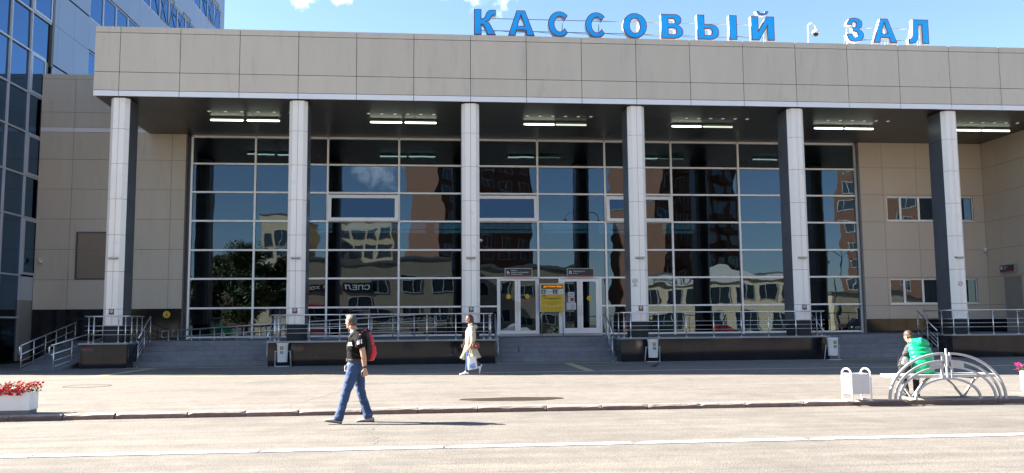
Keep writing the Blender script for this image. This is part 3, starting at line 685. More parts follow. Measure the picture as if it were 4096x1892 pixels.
# panelled part with window bands
PV = [0.92] + [1.4 + 1.74 * k for k in range(17)] + [S1]
BANDS = [(14.15, 16.17), (17.93, 19.84), (21.66, 23.53), (25.36, 27.22), (29.1, 31.0)]
zs = [10.4, 12.3, 14.15] + [z for b in BANDS for z in b][1:] + [TH]
for i in range(len(PV) - 1):
    for j in range(len(zs) - 1):
        a, c, b, d = PV[i], PV[i + 1], zs[j], zs[j + 1]
        isw = any(abs(b - q[0]) < 0.01 for q in BANDS)
        if isw and 4.3 < (a + c) / 2 < 29.3:
            f = 0.06
            wf = MB().box(a + 0.01, 0.02, b, c - 0.01, 0.1, b + f).box(a + 0.01, 0.02, d - f, c - 0.01, 0.1, d).box(a + 0.01, 0.02, b + f, a + 0.01 + f, 0.1, d - f).box(c - 0.01 - f, 0.02, b + f, c - 0.01, 0.1, d - f).ob('window', 'tower_frame', tw, M=MT)
            bx('head', 'brown_metal', wf, a, 0.0, d, c, 0.1, d + 0.07, MT)
            if (i, j) in ((8, 4), (9, 6), (13, 6), (15, 8), (11, 6)):      # sashes tilted in at the top
                tpane(wf, a + f, b + f, c - f, d - f, 0.06)
                M = MT @ Matrix.Translation(((a + c) / 2, 0.0, b + f)) @ Matrix.Rotation(R(12), 4, 'X')
                w = (c - a) / 2 - f
                MB().box(-w, -0.02, 0, -w + 0.07, 0.02, d - b - 2 * f).box(w - 0.07, -0.02, 0, w, 0.02, d - b - 2 * f).box(-w + 0.07, -0.02, d - b - 2 * f - 0.07, w - 0.07, 0.02, d - b - 2 * f).box(-w + 0.07, -0.02, 0, w - 0.07, 0.02, 0.07).ob('sash', 'brown_metal', wf, M=M)
            else: tpane(wf, a + f, b + f, c - f, d - f, 0.06)
        else:
            bx('wall_panel', 'tower_panel', tw, a + 0.006, 0.0, b + 0.07 * isw + 0.008, c - 0.006, 0.04, d - 0.008, MT)
MB().box(0.9, 0.115, 9, S1 - 0.02, 0.3, TH - 0.02).ob('tower_core', 'interior_dark', tw, M=MT)

# ------------------------------------------------------------------ railings
def rail_len(pts, d):      # points every d along a polyline
    out = []
    for a, b in zip(pts[:-1], pts[1:]):
        a, b = Vector(a), Vector(b); n = max(1, round((b - a).length / d))
        out += [a.lerp(b, i / n) for i in range(n)]
    return out + [Vector(pts[-1])]
def railing(label, runs, rails=(0.30, 0.47, 0.64), loc=None, group='steel railings on the platforms', top=1.0, hr=0.026):
    """runs: list of (polyline of foot points, [post points]); handrail at +top, slim rails below it."""
    p0 = runs[0][0][0]
    t = thing('railing', label, 'railing', loc or p0, 0, group)
    for line, posts in runs:
        up_ = [(x, y, z + top) for x, y, z in line]
        MB().tube(up_, hr, 10).ob('handrail', 'steel', t, True)
        for q in rails:
            MB().tube([(x, y, z + q) for x, y, z in line], 0.0095, 6).ob('rail', 'steel', t, True)
        for (x, y, z) in posts:
            MB().tube([(x, y, z - 0.01), (x, y, z + 0.84)], 0.021, 8).tube([(x, y, z + 0.83), (x, y, z + top)], 0.012, 8).lathe([(0.05, -0.005), (0.05, 0.012), (0.028, 0.03)], 10, (x, y, z)).ob('post', 'steel', t, True)
    return t
yr = BY + 0.12
def zs_step(y):            # height of the stair line at y
    return PZ + max(0, min(1, (y - 34.86) / (4 * 0.36))) * (FZ - PZ)
def stair_run(x, y0=34.90, y1=36.32):
    line = [(x, y0, PZ + 0.10), (x, y1, FZ)]
    posts = [(x, y0, PZ), (x, (y0 + y1) / 2, PZ + 0.44), (x, y1, FZ)]
    return line, posts
def front(a, b, xs): return [(a, yr, FZ), (b, yr, FZ)], [(x, yr, FZ) for x in xs]
railing('steel railing around the leftmost column with a handrail down the left steps',
        [front(-12.92, -11.42, (-12.78, -12.60, -11.70, -11.44)), ([(-12.92, yr, FZ), (-12.92, 36.2, FZ)], [(-12.92, 35.2, FZ), (-12.92, 36.1, FZ)]),
         ([(-11.42, yr, FZ), (-11.42, 36.3, FZ)], [(-11.42, 34.9, FZ), (-11.42, 35.5, FZ), (-11.42, 36.1, FZ)]), stair_run(-11.16)])
railing('steel railing along the long platform between the left and middle steps',
        [front(-6.0, 2.5, (-5.90, -5.76, -4.58, -3.43, -2.32, -1.18, -0.06, 1.07, 2.17, 2.42)), ([(-6.0, yr, FZ), (-6.0, 36.3, FZ)], [(-6.0, 35.1, FZ), (-6.0, 36.1, FZ)]),
         ([(2.5, yr, FZ), (2.5, 36.3, FZ)], [(2.5, 35.1, FZ), (2.5, 36.1, FZ)]), stair_run(-6.28), stair_run(2.78)])
railing('steel railing on the platform between the middle and right steps, bin 52 below it',
        [front(7.74, 16.16, (7.80, 8.07, 9.21, 10.35, 11.49, 12.64, 13.78, 14.94, 16.03)), ([(7.74, yr, FZ), (7.74, 36.3, FZ)], [(7.74, 35.0, FZ), (7.74, 36.1, FZ)]),
         ([(16.16, yr, FZ), (16.16, 36.3, FZ)], [(16.16, 35.0, FZ), (16.16, 36.1, FZ)]), stair_run(7.46), stair_run(16.45)])
railing('steel railing on the far right platform behind the seated man',
        [front(21.69, 30.5, (21.75, 22.40, 23.5, 24.6, 25.7, 26.8, 27.9, 29.0)), ([(21.69, yr, FZ), (21.69, 36.3, FZ)], [(21.69, 35.0, FZ), (21.69, 36.1, FZ)]), stair_run(21.40)])
# ramp railings: paired handrails on bent brackets
def ramp_railing(label, p, q, n, side, group, gap=0.33):
    t = thing('ramp_railing', label, 'railing', p, 0, group)
    p, q = Vector(p), Vector(q); d = (q - p).normalized()
    hook = []
    for zz in (0.92, 0.92 - gap):
        MB().tube([p + Vector((0, side * 0.07, zz)) - d * 0.16, q + Vector((0, side * 0.07, zz))], 0.024, 10).ob('handrail', 'steel', t, True)
    for e in (p - d * 0.16,):
        a = [e + Vector((0, side * 0.07, 0.92)), e - d * 0.09 + Vector((0, side * 0.07, 0.89)), e - d * 0.10 + Vector((0, side * 0.07, 0.92 - gap + 0.04)), e + Vector((0, side * 0.07, 0.92 - gap))]
        MB().tube(a, 0.024, 10).ob('end_bend', 'steel', t, True)
    for zz in (0.14, 0.34):
        MB().tube([p + Vector((0, 0, zz)), q + Vector((0, 0, zz))], 0.008, 6).ob('rail', 'steel', t, True)
    for i in range(n):
        b = p.lerp(q, (i + 0.02) / (n - 0.96) if n > 1 else 0)
        MB().tube([b, b + Vector((0, 0, 0.88))], 0.02, 8).ob('post', 'steel', t, True)
        for zz in (0.92, 0.92 - gap):
            MB().tube([b + Vector((0, 0, zz - 0.12)), b + Vector((0, side * 0.06, zz - 0.09)), b + Vector((0, side * 0.07, zz - 0.02))], 0.007, 6).ob('bracket', 'steel', t, True)
    return t
ramp = MB().add([(-14.75, 33.2, PZ), (-13.42, 33.2, PZ), (-13.08, 40.9, FZ), (-16.2, 40.9, FZ), (-14.75, 33.2, PZ - 0.2), (-13.42, 33.2, PZ - 0.2), (-13.08, 40.9, PZ - 0.2), (-16.2, 40.9, PZ - 0.2)],
                [(0, 1, 2, 3), (0, 4, 5, 1), (1, 5, 6, 2), (2, 6, 7, 3), (3, 7, 4, 0)]).ob('access_ramp', 'granite_grey')
tag(ramp, 'sloping grey access ramp rising along the left end of the platform', 'ramp')
ramp_railing('outer double handrail of the left access ramp, below the left wall', (-14.66, 33.1, PZ), (-15.55, 40.2, 0.95), 6, 1, 'handrails of the left ramp')
ramp_railing('inner double handrail of the left access ramp, beside the first platform block', (-13.44, 32.85, PZ), (-13.16, 40.2, 0.95), 6, -1, 'handrails of the left ramp')
ramp_railing('long rising ramp railing behind the left steps and second column', (-11.0, 38.2, 0.55), (0.35, 38.2, 1.20), 13, -1, 'handrails along the glazing', 0.28)
ramp_railing('long rising ramp railing close to the dark glazing', (-11.0, 39.6, 0.55), (0.30, 39.6, 1.20), 13, 1, 'handrails along the glazing', 0.28)

# ------------------------------------------------------------------ roof signs
FACE_INSET = -0.032
def roof_sign(label, glyphs, loc):
    t = thing('rooftop_sign', label, 'sign', loc, 0, 'rooftop letters')
    SYY = 35.2
    for ch, a, b, z0, z1 in glyphs:
        body = fit_text(ch, a, z0, b, z1, 0.0, 0.11)
        for v in body.vertices: v.co.y += SYY + 0.09
        body.materials.append(MATS['sign_white'])
        l = link('letter', body, t)
        m = fit_text(ch, a, z0, b, z1, 0.004, 0.008)
        for v in m.vertices: v.co.y += SYY - 0.03
        m.materials.append(MATS['sign_red']); link('letter_edge', m, l)
        m = fit_text(ch, a, z0, b, z1, FACE_INSET, 0.008)
        for v in m.vertices: v.co.y += SYY - 0.042
        m.materials.append(MATS['sign_blue']); link('letter_face', m, l)
        for q in (0.3, 0.7):
            xx = a + (b - a) * q
            MB().tube([(xx, SYY + 0.40, 13.44), (xx, SYY + 0.40, z1 - 0.35)], 0.016, 6).tube([(xx, SYY + 0.95, 13.44), (xx, SYY + 0.42, z1 - 0.4)], 0.012, 6).ob('strut', 'aluminium', t)
    a, b = glyphs[0][1] + 0.2, glyphs[-1][2] - 0.2
    for zz in (14.02, 14.55):
        MB().tube([(a, SYY + 0.36, zz), (b, SYY + 0.36, zz)], 0.018, 6).ob('support_rail', 'aluminium', t)
    pts = []
    n = int((b - a) * 6)
    for i in range(n + 1):
        xx = a + (b - a) * i / n; pts.append((xx, SYY + 0.33, 14.0 - 0.06 * abs(math.sin(xx * 2.1)) ** 2))
    MB().tube(pts, 0.008, 5).ob('cable', 'black_plastic', t)
    return t
roof_sign('blue rooftop letters spelling КАССОВЫЙ with dark red edges', [('К', 1.89, 2.80, 13.70, 14.80), ('А', 3.32, 4.44, 13.70, 14.79), ('С', 5.02, 5.98, 13.69, 14.79), ('С', 6.61, 7.57, 13.69, 14.79), ('О', 8.23, 9.27, 13.70, 14.80),
    ('В', 9.90, 10.86, 13.72, 14.80), ('Ь', 11.48, 12.44, 13.72, 14.81), ('I', 12.90, 13.24, 13.74, 14.82), ('Й', 13.88, 14.91, 13.74, 15.04)], (1.9, 35.3, 13.45))
roof_sign('blue rooftop letters spelling ЗАЛ at the right of the roof', [('З', 18.17, 18.97, 13.78, 14.86), ('А', 19.39, 20.48, 13.76, 14.85), ('Л', 21.03, 21.96, 13.76, 14.85)], (18.2, 35.3, 13.45))
dc = thing('dome_camera', 'white dome camera hanging from a gooseneck post between the two roof words', 'camera', (16.45, 35.2, 13.45))
arc = [(16.45, 35.2, 13.45), (16.45, 35.2, 14.35)] + [(16.45 + 0.17 - 0.17 * math.cos(a), 35.2, 14.40 + 0.17 * math.sin(a)) for a in [math.pi * q / 8 for q in range(9)]] + [(16.79, 35.2, 14.30)]
MB().tube(arc, 0.035, 8).ob('post', 'sign_white', dc, True)
MB().lathe([(0.04, 0.16), (0.10, 0.14), (0.15, 0.05), (0.16, 0.0), (0.13, -0.02)], 16, (16.79, 35.2, 14.14)).ob('housing', 'sign_white', dc, True)
MB().lathe([(0.12, 0.0), (0.115, -0.06), (0.08, -0.11), (0.02, -0.135)], 16, (16.79, 35.2, 14.12)).ob('dome', 'black_plastic', dc, True)

# ------------------------------------------------------------------ lamps under the canopy
def tube_lamp(x, y, label, on):
    t = thing('ceiling_light', label, 'ceiling light', (x, y, 10.56), 0, 'fluorescent lights under the canopy')
    bx('housing', 'lamp_body', t, x - 0.68, y - 0.08, 10.56, x + 0.68, y + 0.08, 10.62)
    n = 10
    MB().tube([(x - 0.70, y, 10.535), (x - 0.66, y, 10.53), (x + 0.66, y, 10.53), (x + 0.70, y, 10.535)], [0.03, 0.06, 0.06, 0.03], 12, True, [0.015, 0.034, 0.034, 0.015]).ob('diffuser', 'tube_lit' if on else 'tube_dim', t, True)
    for s in (-0.4, 0.4): bx('hanger', 'lamp_body', t, x + s - 0.02, y - 0.02, 10.62, x + s + 0.02, y + 0.02, 10.66)
mat('tube_dim', (0.75, 0.75, 0.70), 0.4, emit=(0.86, 1.0, 0.78), estr=0.16)
BAY = ['between the first and second columns', 'between the second and third columns', 'between the third and fourth columns', 'between the fourth and fifth columns', 'between the fifth and sixth columns', 'right of the sixth column']
for i, (xa, xb) in enumerate(((-9.42, -6.46), (-2.58, 0.35), (4.23, 7.10), (11.01, 13.89), (17.76, 20.65), (24.55, 27.41))):
    for s, xx in ((0, xa + 0.71), (1, xb - 0.71)):
        tube_lamp(xx, 37.85, ('left' if s == 0 else 'right') + ' tube of the pair of canopy lights ' + BAY[i], not (s == 1 and i in (2, 3)))
sp0 = None
for i, (xa, xb) in enumerate(((-9.21, -5.85), (-2.56, 0.22), (4.28, 7.09), (11.38, 14.17), (17.95, 20.77), (24.78, 27.6))):
    for q in range(6):
        x = xa + (xb - xa) * q / 5
        if sp0 is None:
            sp0 = MB().lathe([(0.075, 0.02), (0.075, -0.012), (0.05, -0.012), (0.05, 0.0), (0.01, 0.002)], 14).mesh('spotlight', 'spot_lens')
        o = link('spotlight', sp0, None, None, Matrix.Translation((x, 36.78, 10.655)))
        tag(o, ['leftmost', 'second', 'third', 'fourth', 'fifth', 'rightmost'][q] + ' of the six small soffit spotlights ' + BAY[i], 'spotlight', 'spotlights ' + BAY[i])
CN = ['first column from the left', 'second column from the left', 'third column, behind the woman', 'fourth column, right of the doors', 'fifth column, above bin 53', 'rightmost column']
for i, cxx in enumerate(COLX):
    z = 4.30
    t = thing('column_light', 'small grey bracket light on the ' + CN[i], 'wall light', (cxx, CY, z), 0, 'bracket lights on the columns')
    MB().box(cxx - 0.19, CY - 0.13, z - 0.025, cxx + 0.19, CY - 0.004, z + 0.02).ob('hood', 'aluminium', t)
    MB().box(cxx - 0.15, CY - 0.10, z - 0.055, cxx + 0.15, CY - 0.004, z - 0.027).ob('bracket', 'lamp_body', t)
    z = 2.22
    t = thing('no_smoking_plate', 'dark no smoking plate with red stripe on the ' + CN[i], 'sign', (cxx, CY, z), 0, 'no smoking plates on the columns')
    if i == 5: continue
    bx('plate', 'sign_grey', t, cxx - 0.095, CY - 0.012, z - 0.06, cxx + 0.095, CY - 0.002, z + 0.115)
    bx('stripe', 'sign_stripe', t, cxx - 0.095, CY - 0.012, z - 0.105, cxx + 0.095, CY - 0.002, z - 0.06)
    ring = MB(); n = 20
    for k in range(n):
        a, b = 2 * math.pi * k / n, 2 * math.pi * (k + 1) / n
        ring.add([(cxx + q * math.cos(w), CY - 0.0135, z + 0.03 + q * math.sin(w)) for w in (a, b) for q in (0.045, 0.06)], [(0, 1, 3, 2)])
    ring.add([(cxx - 0.035, CY - 0.0135, z - 0.01), (cxx - 0.025, CY - 0.0135, z - 0.018), (cxx + 0.04, CY - 0.0135, z + 0.065), (cxx + 0.03, CY - 0.0135, z + 0.073)], [(0, 1, 2, 3)])
    ring.add([(cxx - 0.03, CY - 0.0137, z + 0.025), (cxx + 0.03, CY - 0.0137, z + 0.025), (cxx + 0.03, CY - 0.0137, z + 0.04), (cxx - 0.03, CY - 0.0137, z + 0.04)], [(0, 1, 2, 3)])
    ring.ob('pictogram', 'paper', t)
for o in [o for o in bpy.data.objects if o.name.startswith('no_smoking_plate') and not o.children]: bpy.data.objects.remove(o)
def round_sign(x, z, label, notice):
    M = Matrix.Translation((x, CY - 0.01, z))
    t = thing('no_smoking_sign', label, 'sign', (x, CY, z))
    n = 24
    if notice: bx('board', 'paper', t, x - 0.10, CY - 0.008, z - 0.24, x + 0.10, CY - 0.003, z + 0.13)
    MB().add([(x + 0.1 * math.cos(2 * math.pi * k / n), CY - 0.011, z + 0.1 * math.sin(2 * math.pi * k / n)) for k in range(n)], [tuple(range(n))]).ob('disc', 'paper', t)
    ring = MB()
    for k in range(n):
        a, b = 2 * math.pi * k / n, 2 * math.pi * (k + 1) / n
        ring.add([(x + q * math.cos(w), CY - 0.013, z + q * math.sin(w)) for w in (a, b) for q in (0.078, 0.1)], [(0, 1, 3, 2)])
    ring.add([(x - 0.062, CY - 0.0132, z - 0.048), (x - 0.05, CY - 0.0132, z - 0.06), (x + 0.062, CY - 0.0132, z + 0.048), (x + 0.05, CY - 0.0132, z + 0.06)], [(0, 1, 2, 3)])
    ring.ob('ring', 'sign_stripe', t)
    bx('cigarette', 'ink', t, x - 0.055, CY - 0.0125, z - 0.012, x + 0.055, CY - 0.0115, z + 0.008)
    if notice:
        text('lettering', 'НЕ', 0.055, 'ink', t, x, CY - 0.0095, z - 0.145, 0.002); text('lettering', 'КУРИТЬ', 0.05, 'ink', t, x, CY - 0.0095, z - 0.20, 0.002)
round_sign(COLX[3] - 0.285 + 0.06, 3.33, 'white no smoking notice on the fourth column right of the doors', True)
round_sign(COLX[5] - 0.02, 3.17, 'small round no smoking sticker on the rightmost column', False)
def door_sign(label, x0, x1, z0, z1, lines, pict, M=None, y=None):
    y = GY - 0.19 if y is None else y
    t = thing('door_sign', label, 'sign', ((x0 + x1) / 2, y, z0) if M is None else tuple(M @ Vector(((x0 + x1) / 2, y, z0))), 0, 'sign boxes above the doors')
    bx('frame', 'aluminium', t, x0, y, z0, x1, y + 0.11, z1, M)
    bx('panel', 'sign_grey', t, x0 + 0.03, y - 0.006, z0 + 0.085, x1 - 0.03, y - 0.001, z1 - 0.03, M)
    bx('stripe', 'sign_stripe', t, x0 + 0.03, y - 0.006, z0 + 0.03, x1 - 0.03, y - 0.001, z0 + 0.083, M)
    for s, size, zz, xx in lines: text('lettering', s, size, 'paper', t, xx, y - 0.008, zz, 0.0015, 'LEFT', M)
    pm = MB()
    for a, b, c, d in pict: pm.box(a, y - 0.0085, b, c, y - 0.0065, d)
    pm.ob('pictogram', 'paper', t, M=M)
door_sign('grey ticket office sign box above the left glazed doors, reading Кассы дальнего следования', 3.66, 4.99, 3.875, 4.31,
          [('Кассы', 0.085, 4.20, 3.97), ('дальнего следования', 0.08, 4.105, 3.97), ('Long-distance tickets', 0.062, 4.02, 3.97)], [(3.76, 4.05, 3.84, 4.17), (3.80, 4.03, 3.89, 4.10)])
door_sign('grey no entry sign box above the right glazed doors, reading Прохода нет', 6.69, 8.02, 3.865, 4.30,
          [('Прохода нет', 0.095, 4.15, 7.0), ('No entry', 0.06, 4.045, 7.0)], [(6.79, 4.04, 6.82, 4.18), (6.88, 4.04, 6.91, 4.18), (6.77, 4.03, 6.93, 4.05), (6.83, 4.10, 6.87, 4.16)])
MRS = MR @ Matrix.Translation((0, -0.16, 0))
door_sign('grey sign box above the door in the shaded return wall on the far right', -40.28, -39.2, 3.93, 4.32,
          [('Комната', 0.07, 4.20, -39.98), ('отдыха', 0.06, 4.11, -39.98)], [(-40.2, 4.09, -40.06, 4.24)], MRS, 0.0)
def wall_camera(label, M):
    t = thing('security_camera', label, 'camera', tuple(M.translation), 0, 'security cameras on the walls')
    MB().box(-0.05, -0.015, -0.06, 0.05, -0.002, 0.06).ob('mount', 'paint_white', t, M=M)
    MB().box(-0.07, -0.16, -0.02, 0.07, -0.015, 0.07).ob('arm', 'paint_white', t, M=M)
    MB().lathe([(0.04, 0.0), (0.075, -0.03), (0.075, -0.09), (0.045, -0.13), (0.01, -0.14)], 14, (0.0, -0.1, -0.02)).ob('housing', 'paint_white', t, True, M)
    MB().lathe([(0.03, 0.0), (0.03, -0.03)], 10, (0.0, -0.1, -0.155)).ob('lens', 'black_plastic', t, True, M)
wall_camera('white security camera on the left wall beside the tower', Matrix.Translation((-17.64, WY, 4.72)))
wall_camera('white security camera in the corner of the right wall', Matrix.Translation((28.14, WY, 5.2)))
bc = thing('security_camera', 'white bullet camera mounted inside the glazing right of the third column', 'camera', (2.35, GY + 0.6, 5.75), 0, 'security cameras on the walls')
MB().tube([(2.15, GY - 0.12, 5.78), (2.55, GY - 0.5, 5.62)], 0.055, 10).ob('housing', 'paint_white', bc, True)
MB().tube([(1.96, GY - 0.1, 5.70), (2.15, GY - 0.14, 5.66), (2.28, GY - 0.22, 5.70)], 0.02, 8).ob('arm', 'paint_white', bc, True)
ys = thing('accessibility_sign', 'round yellow wheelchair sign on the black plinth behind the left railing', 'sign', (-12.02, WY, 2.2))
MB().lathe([(0.16, 0), (0.16, 0.012)], 28).ob('disc', 'yellow', ys, M=Matrix.Translation((-12.02, WY + 0.014, 2.2)) @ Matrix.Rotation(R(90), 4, 'X'))
pm = MB().box(-0.02, -0.001, 0.04, 0.02, 0.001, 0.09).box(-0.03, -0.001, -0.04, 0.01, 0.001, 0.04).box(-0.03, -0.001, -0.02, 0.06, 0.001, 0.0).box(0.04, -0.001, -0.08, 0.06, 0.001, -0.02).box(-0.07, -0.001, -0.09, 0.04, 0.001, -0.07).box(-0.08, -0.001, -0.08, -0.06, 0.001, -0.01)
pm.ob('pictogram', 'ink', ys, M=Matrix.Translation((-12.02, WY - 0.002, 2.2)))
hp = thing('hydrant_plate', 'small red lettered plate on the plinth under the first column', 'sign', (-12.79, BY, 0.8))
bx('plate', 'sign_grey', hp, -13.0, BY - 0.006, 0.73, -12.52, BY - 0.001, 0.88); text('lettering', 'ПК 10', 0.11, 'sign_stripe', hp, -12.76, BY - 0.008, 0.805, 0.004)

# ------------------------------------------------------------------ yellow information board before the doors
ib = thing('information_board', 'yellow information board with LED display and four access icons between the doors', 'notice board', (5.9, 40.9, FZ))
by = GY - 0.45
MI = Matrix.Translation((0.07, 0, 0.0))
MB().tube([(5.40, by + 0.02, FZ), (5.40, by + 0.02, 2.08), (5.44, by + 0.02, 2.16), (5.52, by + 0.02, 2.19), (6.30, by + 0.02, 2.19), (6.38, by + 0.02, 2.16), (6.42, by + 0.02, 2.08), (6.42, by + 0.02, FZ)], 0.022, 8).ob('stand', 'steel', ib, True)
bx('case', 'aluminium', ib, 5.30, by - 0.04, 2.19, 6.50, by + 0.06, 3.56)
bx('display_frame', 'yellow', ib, 5.37, by - 0.05, 3.28, 6.44, by - 0.041, 3.51)
bx('display', 'ink', ib, 5.395, by - 0.056, 3.305, 6.415, by - 0.051, 3.485)
text('led_text', 'ДОСТУПНАЯ СРЕДА', 0.105, 'led', ib, 5.93, by - 0.058, 3.395, 0.001, wid=0.90)
for q, mm in enumerate(('icon_green', 'paper', 'icon_blue', 'paper')):
    x = 5.48 + q * 0.285; z = 3.155
    bx('icon', mm, ib, x - 0.10, by - 0.05, z - 0.10, x + 0.10, by - 0.041, z + 0.10)
    mk = 'paper' if q in (0, 2) else 'ink'; pm = MB(); Y = by - 0.052
    def b2(a, b, c, d): pm.box(x + a, Y, z + b, x + c, Y + 0.0015, z + d)
    if q in (0, 2): b2(-0.03, 0.05, 0.0, 0.08); b2(-0.02, -0.02, 0.005, 0.04); b2(-0.01, -0.025, 0.04, -0.008); b2(0.03, -0.07, 0.045, -0.02); b2(-0.05, -0.06, 0.02, -0.045); b2(-0.05, -0.05, -0.035, 0.01)
    elif q == 1: b2(-0.07, -0.02, -0.015, 0.02); b2(0.015, -0.02, 0.07, 0.02); b2(-0.02, 0.0, 0.02, 0.012)
    else: b2(0.0, -0.05, 0.03, -0.035); b2(0.02, -0.05, 0.035, 0.05); b2(-0.03, 0.04, 0.03, 0.055); b2(-0.04, 0.0, -0.025, 0.045)
    pm.ob('pictogram', mk, ib)
bx('poster', 'yellow', ib, 5.37, by - 0.05, 2.49, 6.44, by - 0.041, 3.02)
text('lettering', 'ржд', 0.10, 'sign_stripe', ib, 5.40, by - 0.052, 2.965, 0.006, 'LEFT')
text('lettering', 'ЖЕЛЕЗНОДОРОЖНЫЙ ВОКЗАЛ', 0.075, 'ink', ib, 5.905, by - 0.052, 2.83, 0.003, wid=0.84)
for z, w in ((2.77, 0.26), (2.65, 0.66), (2.60, 0.98), (2.55, 0.42)): bx('print_line', 'ink', ib, 5.905 - w / 2, by - 0.0515, z, 5.905 + w / 2, by - 0.0505, z + (0.012 if w < 0.9 else 0.006))
bx('poster', 'yellow', ib, 5.38, by - 0.075, 2.22, 6.43, by - 0.041, 2.46)
for q in range(5):
    for r_ in range(3): bx('print_line', 'ink', ib, 5.43 + q * 0.2, by - 0.0765, 2.27 + r_ * 0.06, 5.55 + q * 0.2, by - 0.0755, 2.278 + r_ * 0.06)

# ------------------------------------------------------------------ numbered litter bins
def litter_bin(num, x, y, label):
    t = thing('litter_bin', label, 'bin', (x, y, PZ), 0, 'numbered litter bins')
    z0 = PZ + 0.17
    prof = [(0.175, 0.0), (0.18, 0.01), (0.205, 0.66), (0.222, 0.68), (0.222, 0.71), (0.205, 0.71), (0.19, 0.70), (0.17, 0.1)]
    MB().lathe(prof, 28, (x, y, z0)).ob('bucket', 'paint_white', t, True)
    MB().tube([(x - 0.27, y + 0.02, PZ + 0.60), (x - 0.30, y + 0.15, PZ + 0.02), (x - 0.24, y - 0.17, PZ + 0.015), (x + 0.24, y - 0.17, PZ + 0.015), (x + 0.30, y + 0.15, PZ + 0.02), (x + 0.27, y + 0.02, PZ + 0.60)], 0.018, 8).ob('stand', 'paint_grey', t, True)
    MB().tube([(x - 0.30, y, PZ + 0.57), (x - 0.2, y, PZ + 0.57)], 0.014, 8).tube([(x + 0.30, y, PZ + 0.57), (x + 0.2, y, PZ + 0.57)], 0.014, 8).ob('pivot', 'paint_grey', t, True)
    bv = lambda xx, zz: y - math.sqrt(max(0.0, (0.18 + 0.038 * (zz - z0)) ** 2 - (xx - x) ** 2)) - 0.004
    me = text_mesh(num, 0.13, 0.006); me.materials.append(MATS['ink'])
    for v in me.vertices: xx, zz = x + v.co.x + 0.01, z0 + 0.36 + v.co.y; v.co = (xx, bv(xx, zz), zz)
    link('number', me, t)
    mb = MB(); n = 6
    for i in range(n):
        a, b = x - 0.055 + 0.12 * i / n, x - 0.055 + 0.12 * (i + 1) / n
        mb.add([(a, bv(a, z0 + 0.47), z0 + 0.47), (b, bv(b, z0 + 0.47), z0 + 0.47), (b, bv(b, z0 + 0.59), z0 + 0.59), (a, bv(a, z0 + 0.59), z0 + 0.59)], [(0, 1, 2, 3)])
    mb.ob('emblem', 'ink', t)
    me = text_mesh('Л', 0.09, 0.01); me.materials.append(MATS['yellow'])
    for v in me.vertices: xx, zz = x + v.co.x + 0.005, z0 + 0.53 + v.co.y; v.co = (xx, bv(xx, zz) - 0.003, zz)
    link('emblem_mark', me, t)
litter_bin('51', -5.51, 33.78, 'white litter bin numbered 51 by the left steps')
litter_bin('52', 8.82, 33.72, 'white litter bin numbered 52 below the fourth column')
litter_bin('53', 16.08, 33.45, 'white litter bin numbered 53 beside the right steps')

# ------------------------------------------------------------------ bench with arched back, square bin, planters
def ell(cx, z0, rx, rz, a0, a1, y, n=18): return [(cx + rx * math.cos(a), y, z0 + rz * math.sin(a)) for a in [a0 + (a1 - a0) * i / n for i in range(n + 1)]]
def flat(pts, w, d):       # rectangular bar swept along points in an x-z plane: w in the plane, d in y
    mb = MB(); vs = []; fs = []
    for i, p in enumerate(pts):
        a = Vector(pts[max(0, i - 1)]); b = Vector(pts[min(len(pts) - 1, i + 1)]); t = (b - a).normalized(); nn = Vector((-t.z, 0, t.x)); p = Vector(p)
        for s, e in ((1, 1), (1, -1), (-1, -1), (-1, 1)): vs.append(p + nn * (w / 2 * s) + Vector((0, d / 2 * e, 0)))
    for i in range(len(pts) - 1):
        for k in range(4): fs.append((i * 4 + k, i * 4 + (k + 1) % 4, i * 4 + 4 + (k + 1) % 4, i * 4 + 4 + k))
    fs += [(3, 2, 1, 0), tuple((len(pts) - 1) * 4 + k for k in range(4))]
    return mb.add(vs, fs)
bt = thing('bench', 'grey steel bench with nested arched back, the man in green sitting on it', 'bench', (10.13, 16.5, PZ))
BYY = 16.28; cx0 = 10.135; gp = 0.055
for s in (-1, 1):
    for k, (rx, rz) in enumerate(((1.20, 0.885), (1.085, 0.745), (0.99, 0.62))):
        a0, a1 = (math.pi, math.pi / 2) if s < 0 else (0.0, math.pi / 2)
        pts = [(p[0] + s * gp, p[1], p[2]) for p in ell(cx0, PZ, rx - gp, rz, a0, a1, BYY)]
        flat(pts, 0.042 if k == 0 else 0.034, 0.045).ob('arch', 'paint_grey', bt)
    bx('upright', 'paint_grey', bt, cx0 + s * (gp + 0.02) - 0.018, BYY - 0.02, PZ + 0.745, cx0 + s * (gp + 0.02) + 0.018, BYY + 0.02, PZ + 0.87)
    bx('upright', 'paint_grey', bt, cx0 + s * (gp + 0.045) - 0.018, BYY - 0.02, PZ + 0.40, cx0 + s * (gp + 0.045) + 0.018, BYY + 0.02, PZ + 0.62)
    bx('upright', 'paint_grey', bt, cx0 + s * 0.03 - 0.012, BYY - 0.015, PZ + 0.64, cx0 + s * 0.03 + 0.012, BYY + 0.015, PZ + 0.86)
    pl = []
    for q in range(9):
        xx = s * (gp + 0.03 + 0.27 * q / 8)
        f1 = PZ + 0.745 * math.sqrt(max(0, 1 - (xx / 1.085) ** 2)); f2 = PZ + 0.62 * math.sqrt(max(0, 1 - (xx / 0.99) ** 2)); pl.append((cx0 + xx, f2, f1))
    mb = MB()
    for p, q in zip(pl[:-1], pl[1:]):
        for yy in (-0.012, 0.012): mb.add([(p[0], BYY + yy, p[1]), (q[0], BYY + yy, q[1]), (q[0], BYY + yy, q[2]), (p[0], BYY + yy, p[2])], [(0, 1, 2, 3)])
    mb.ob('plaque', 'paint_grey', bt)
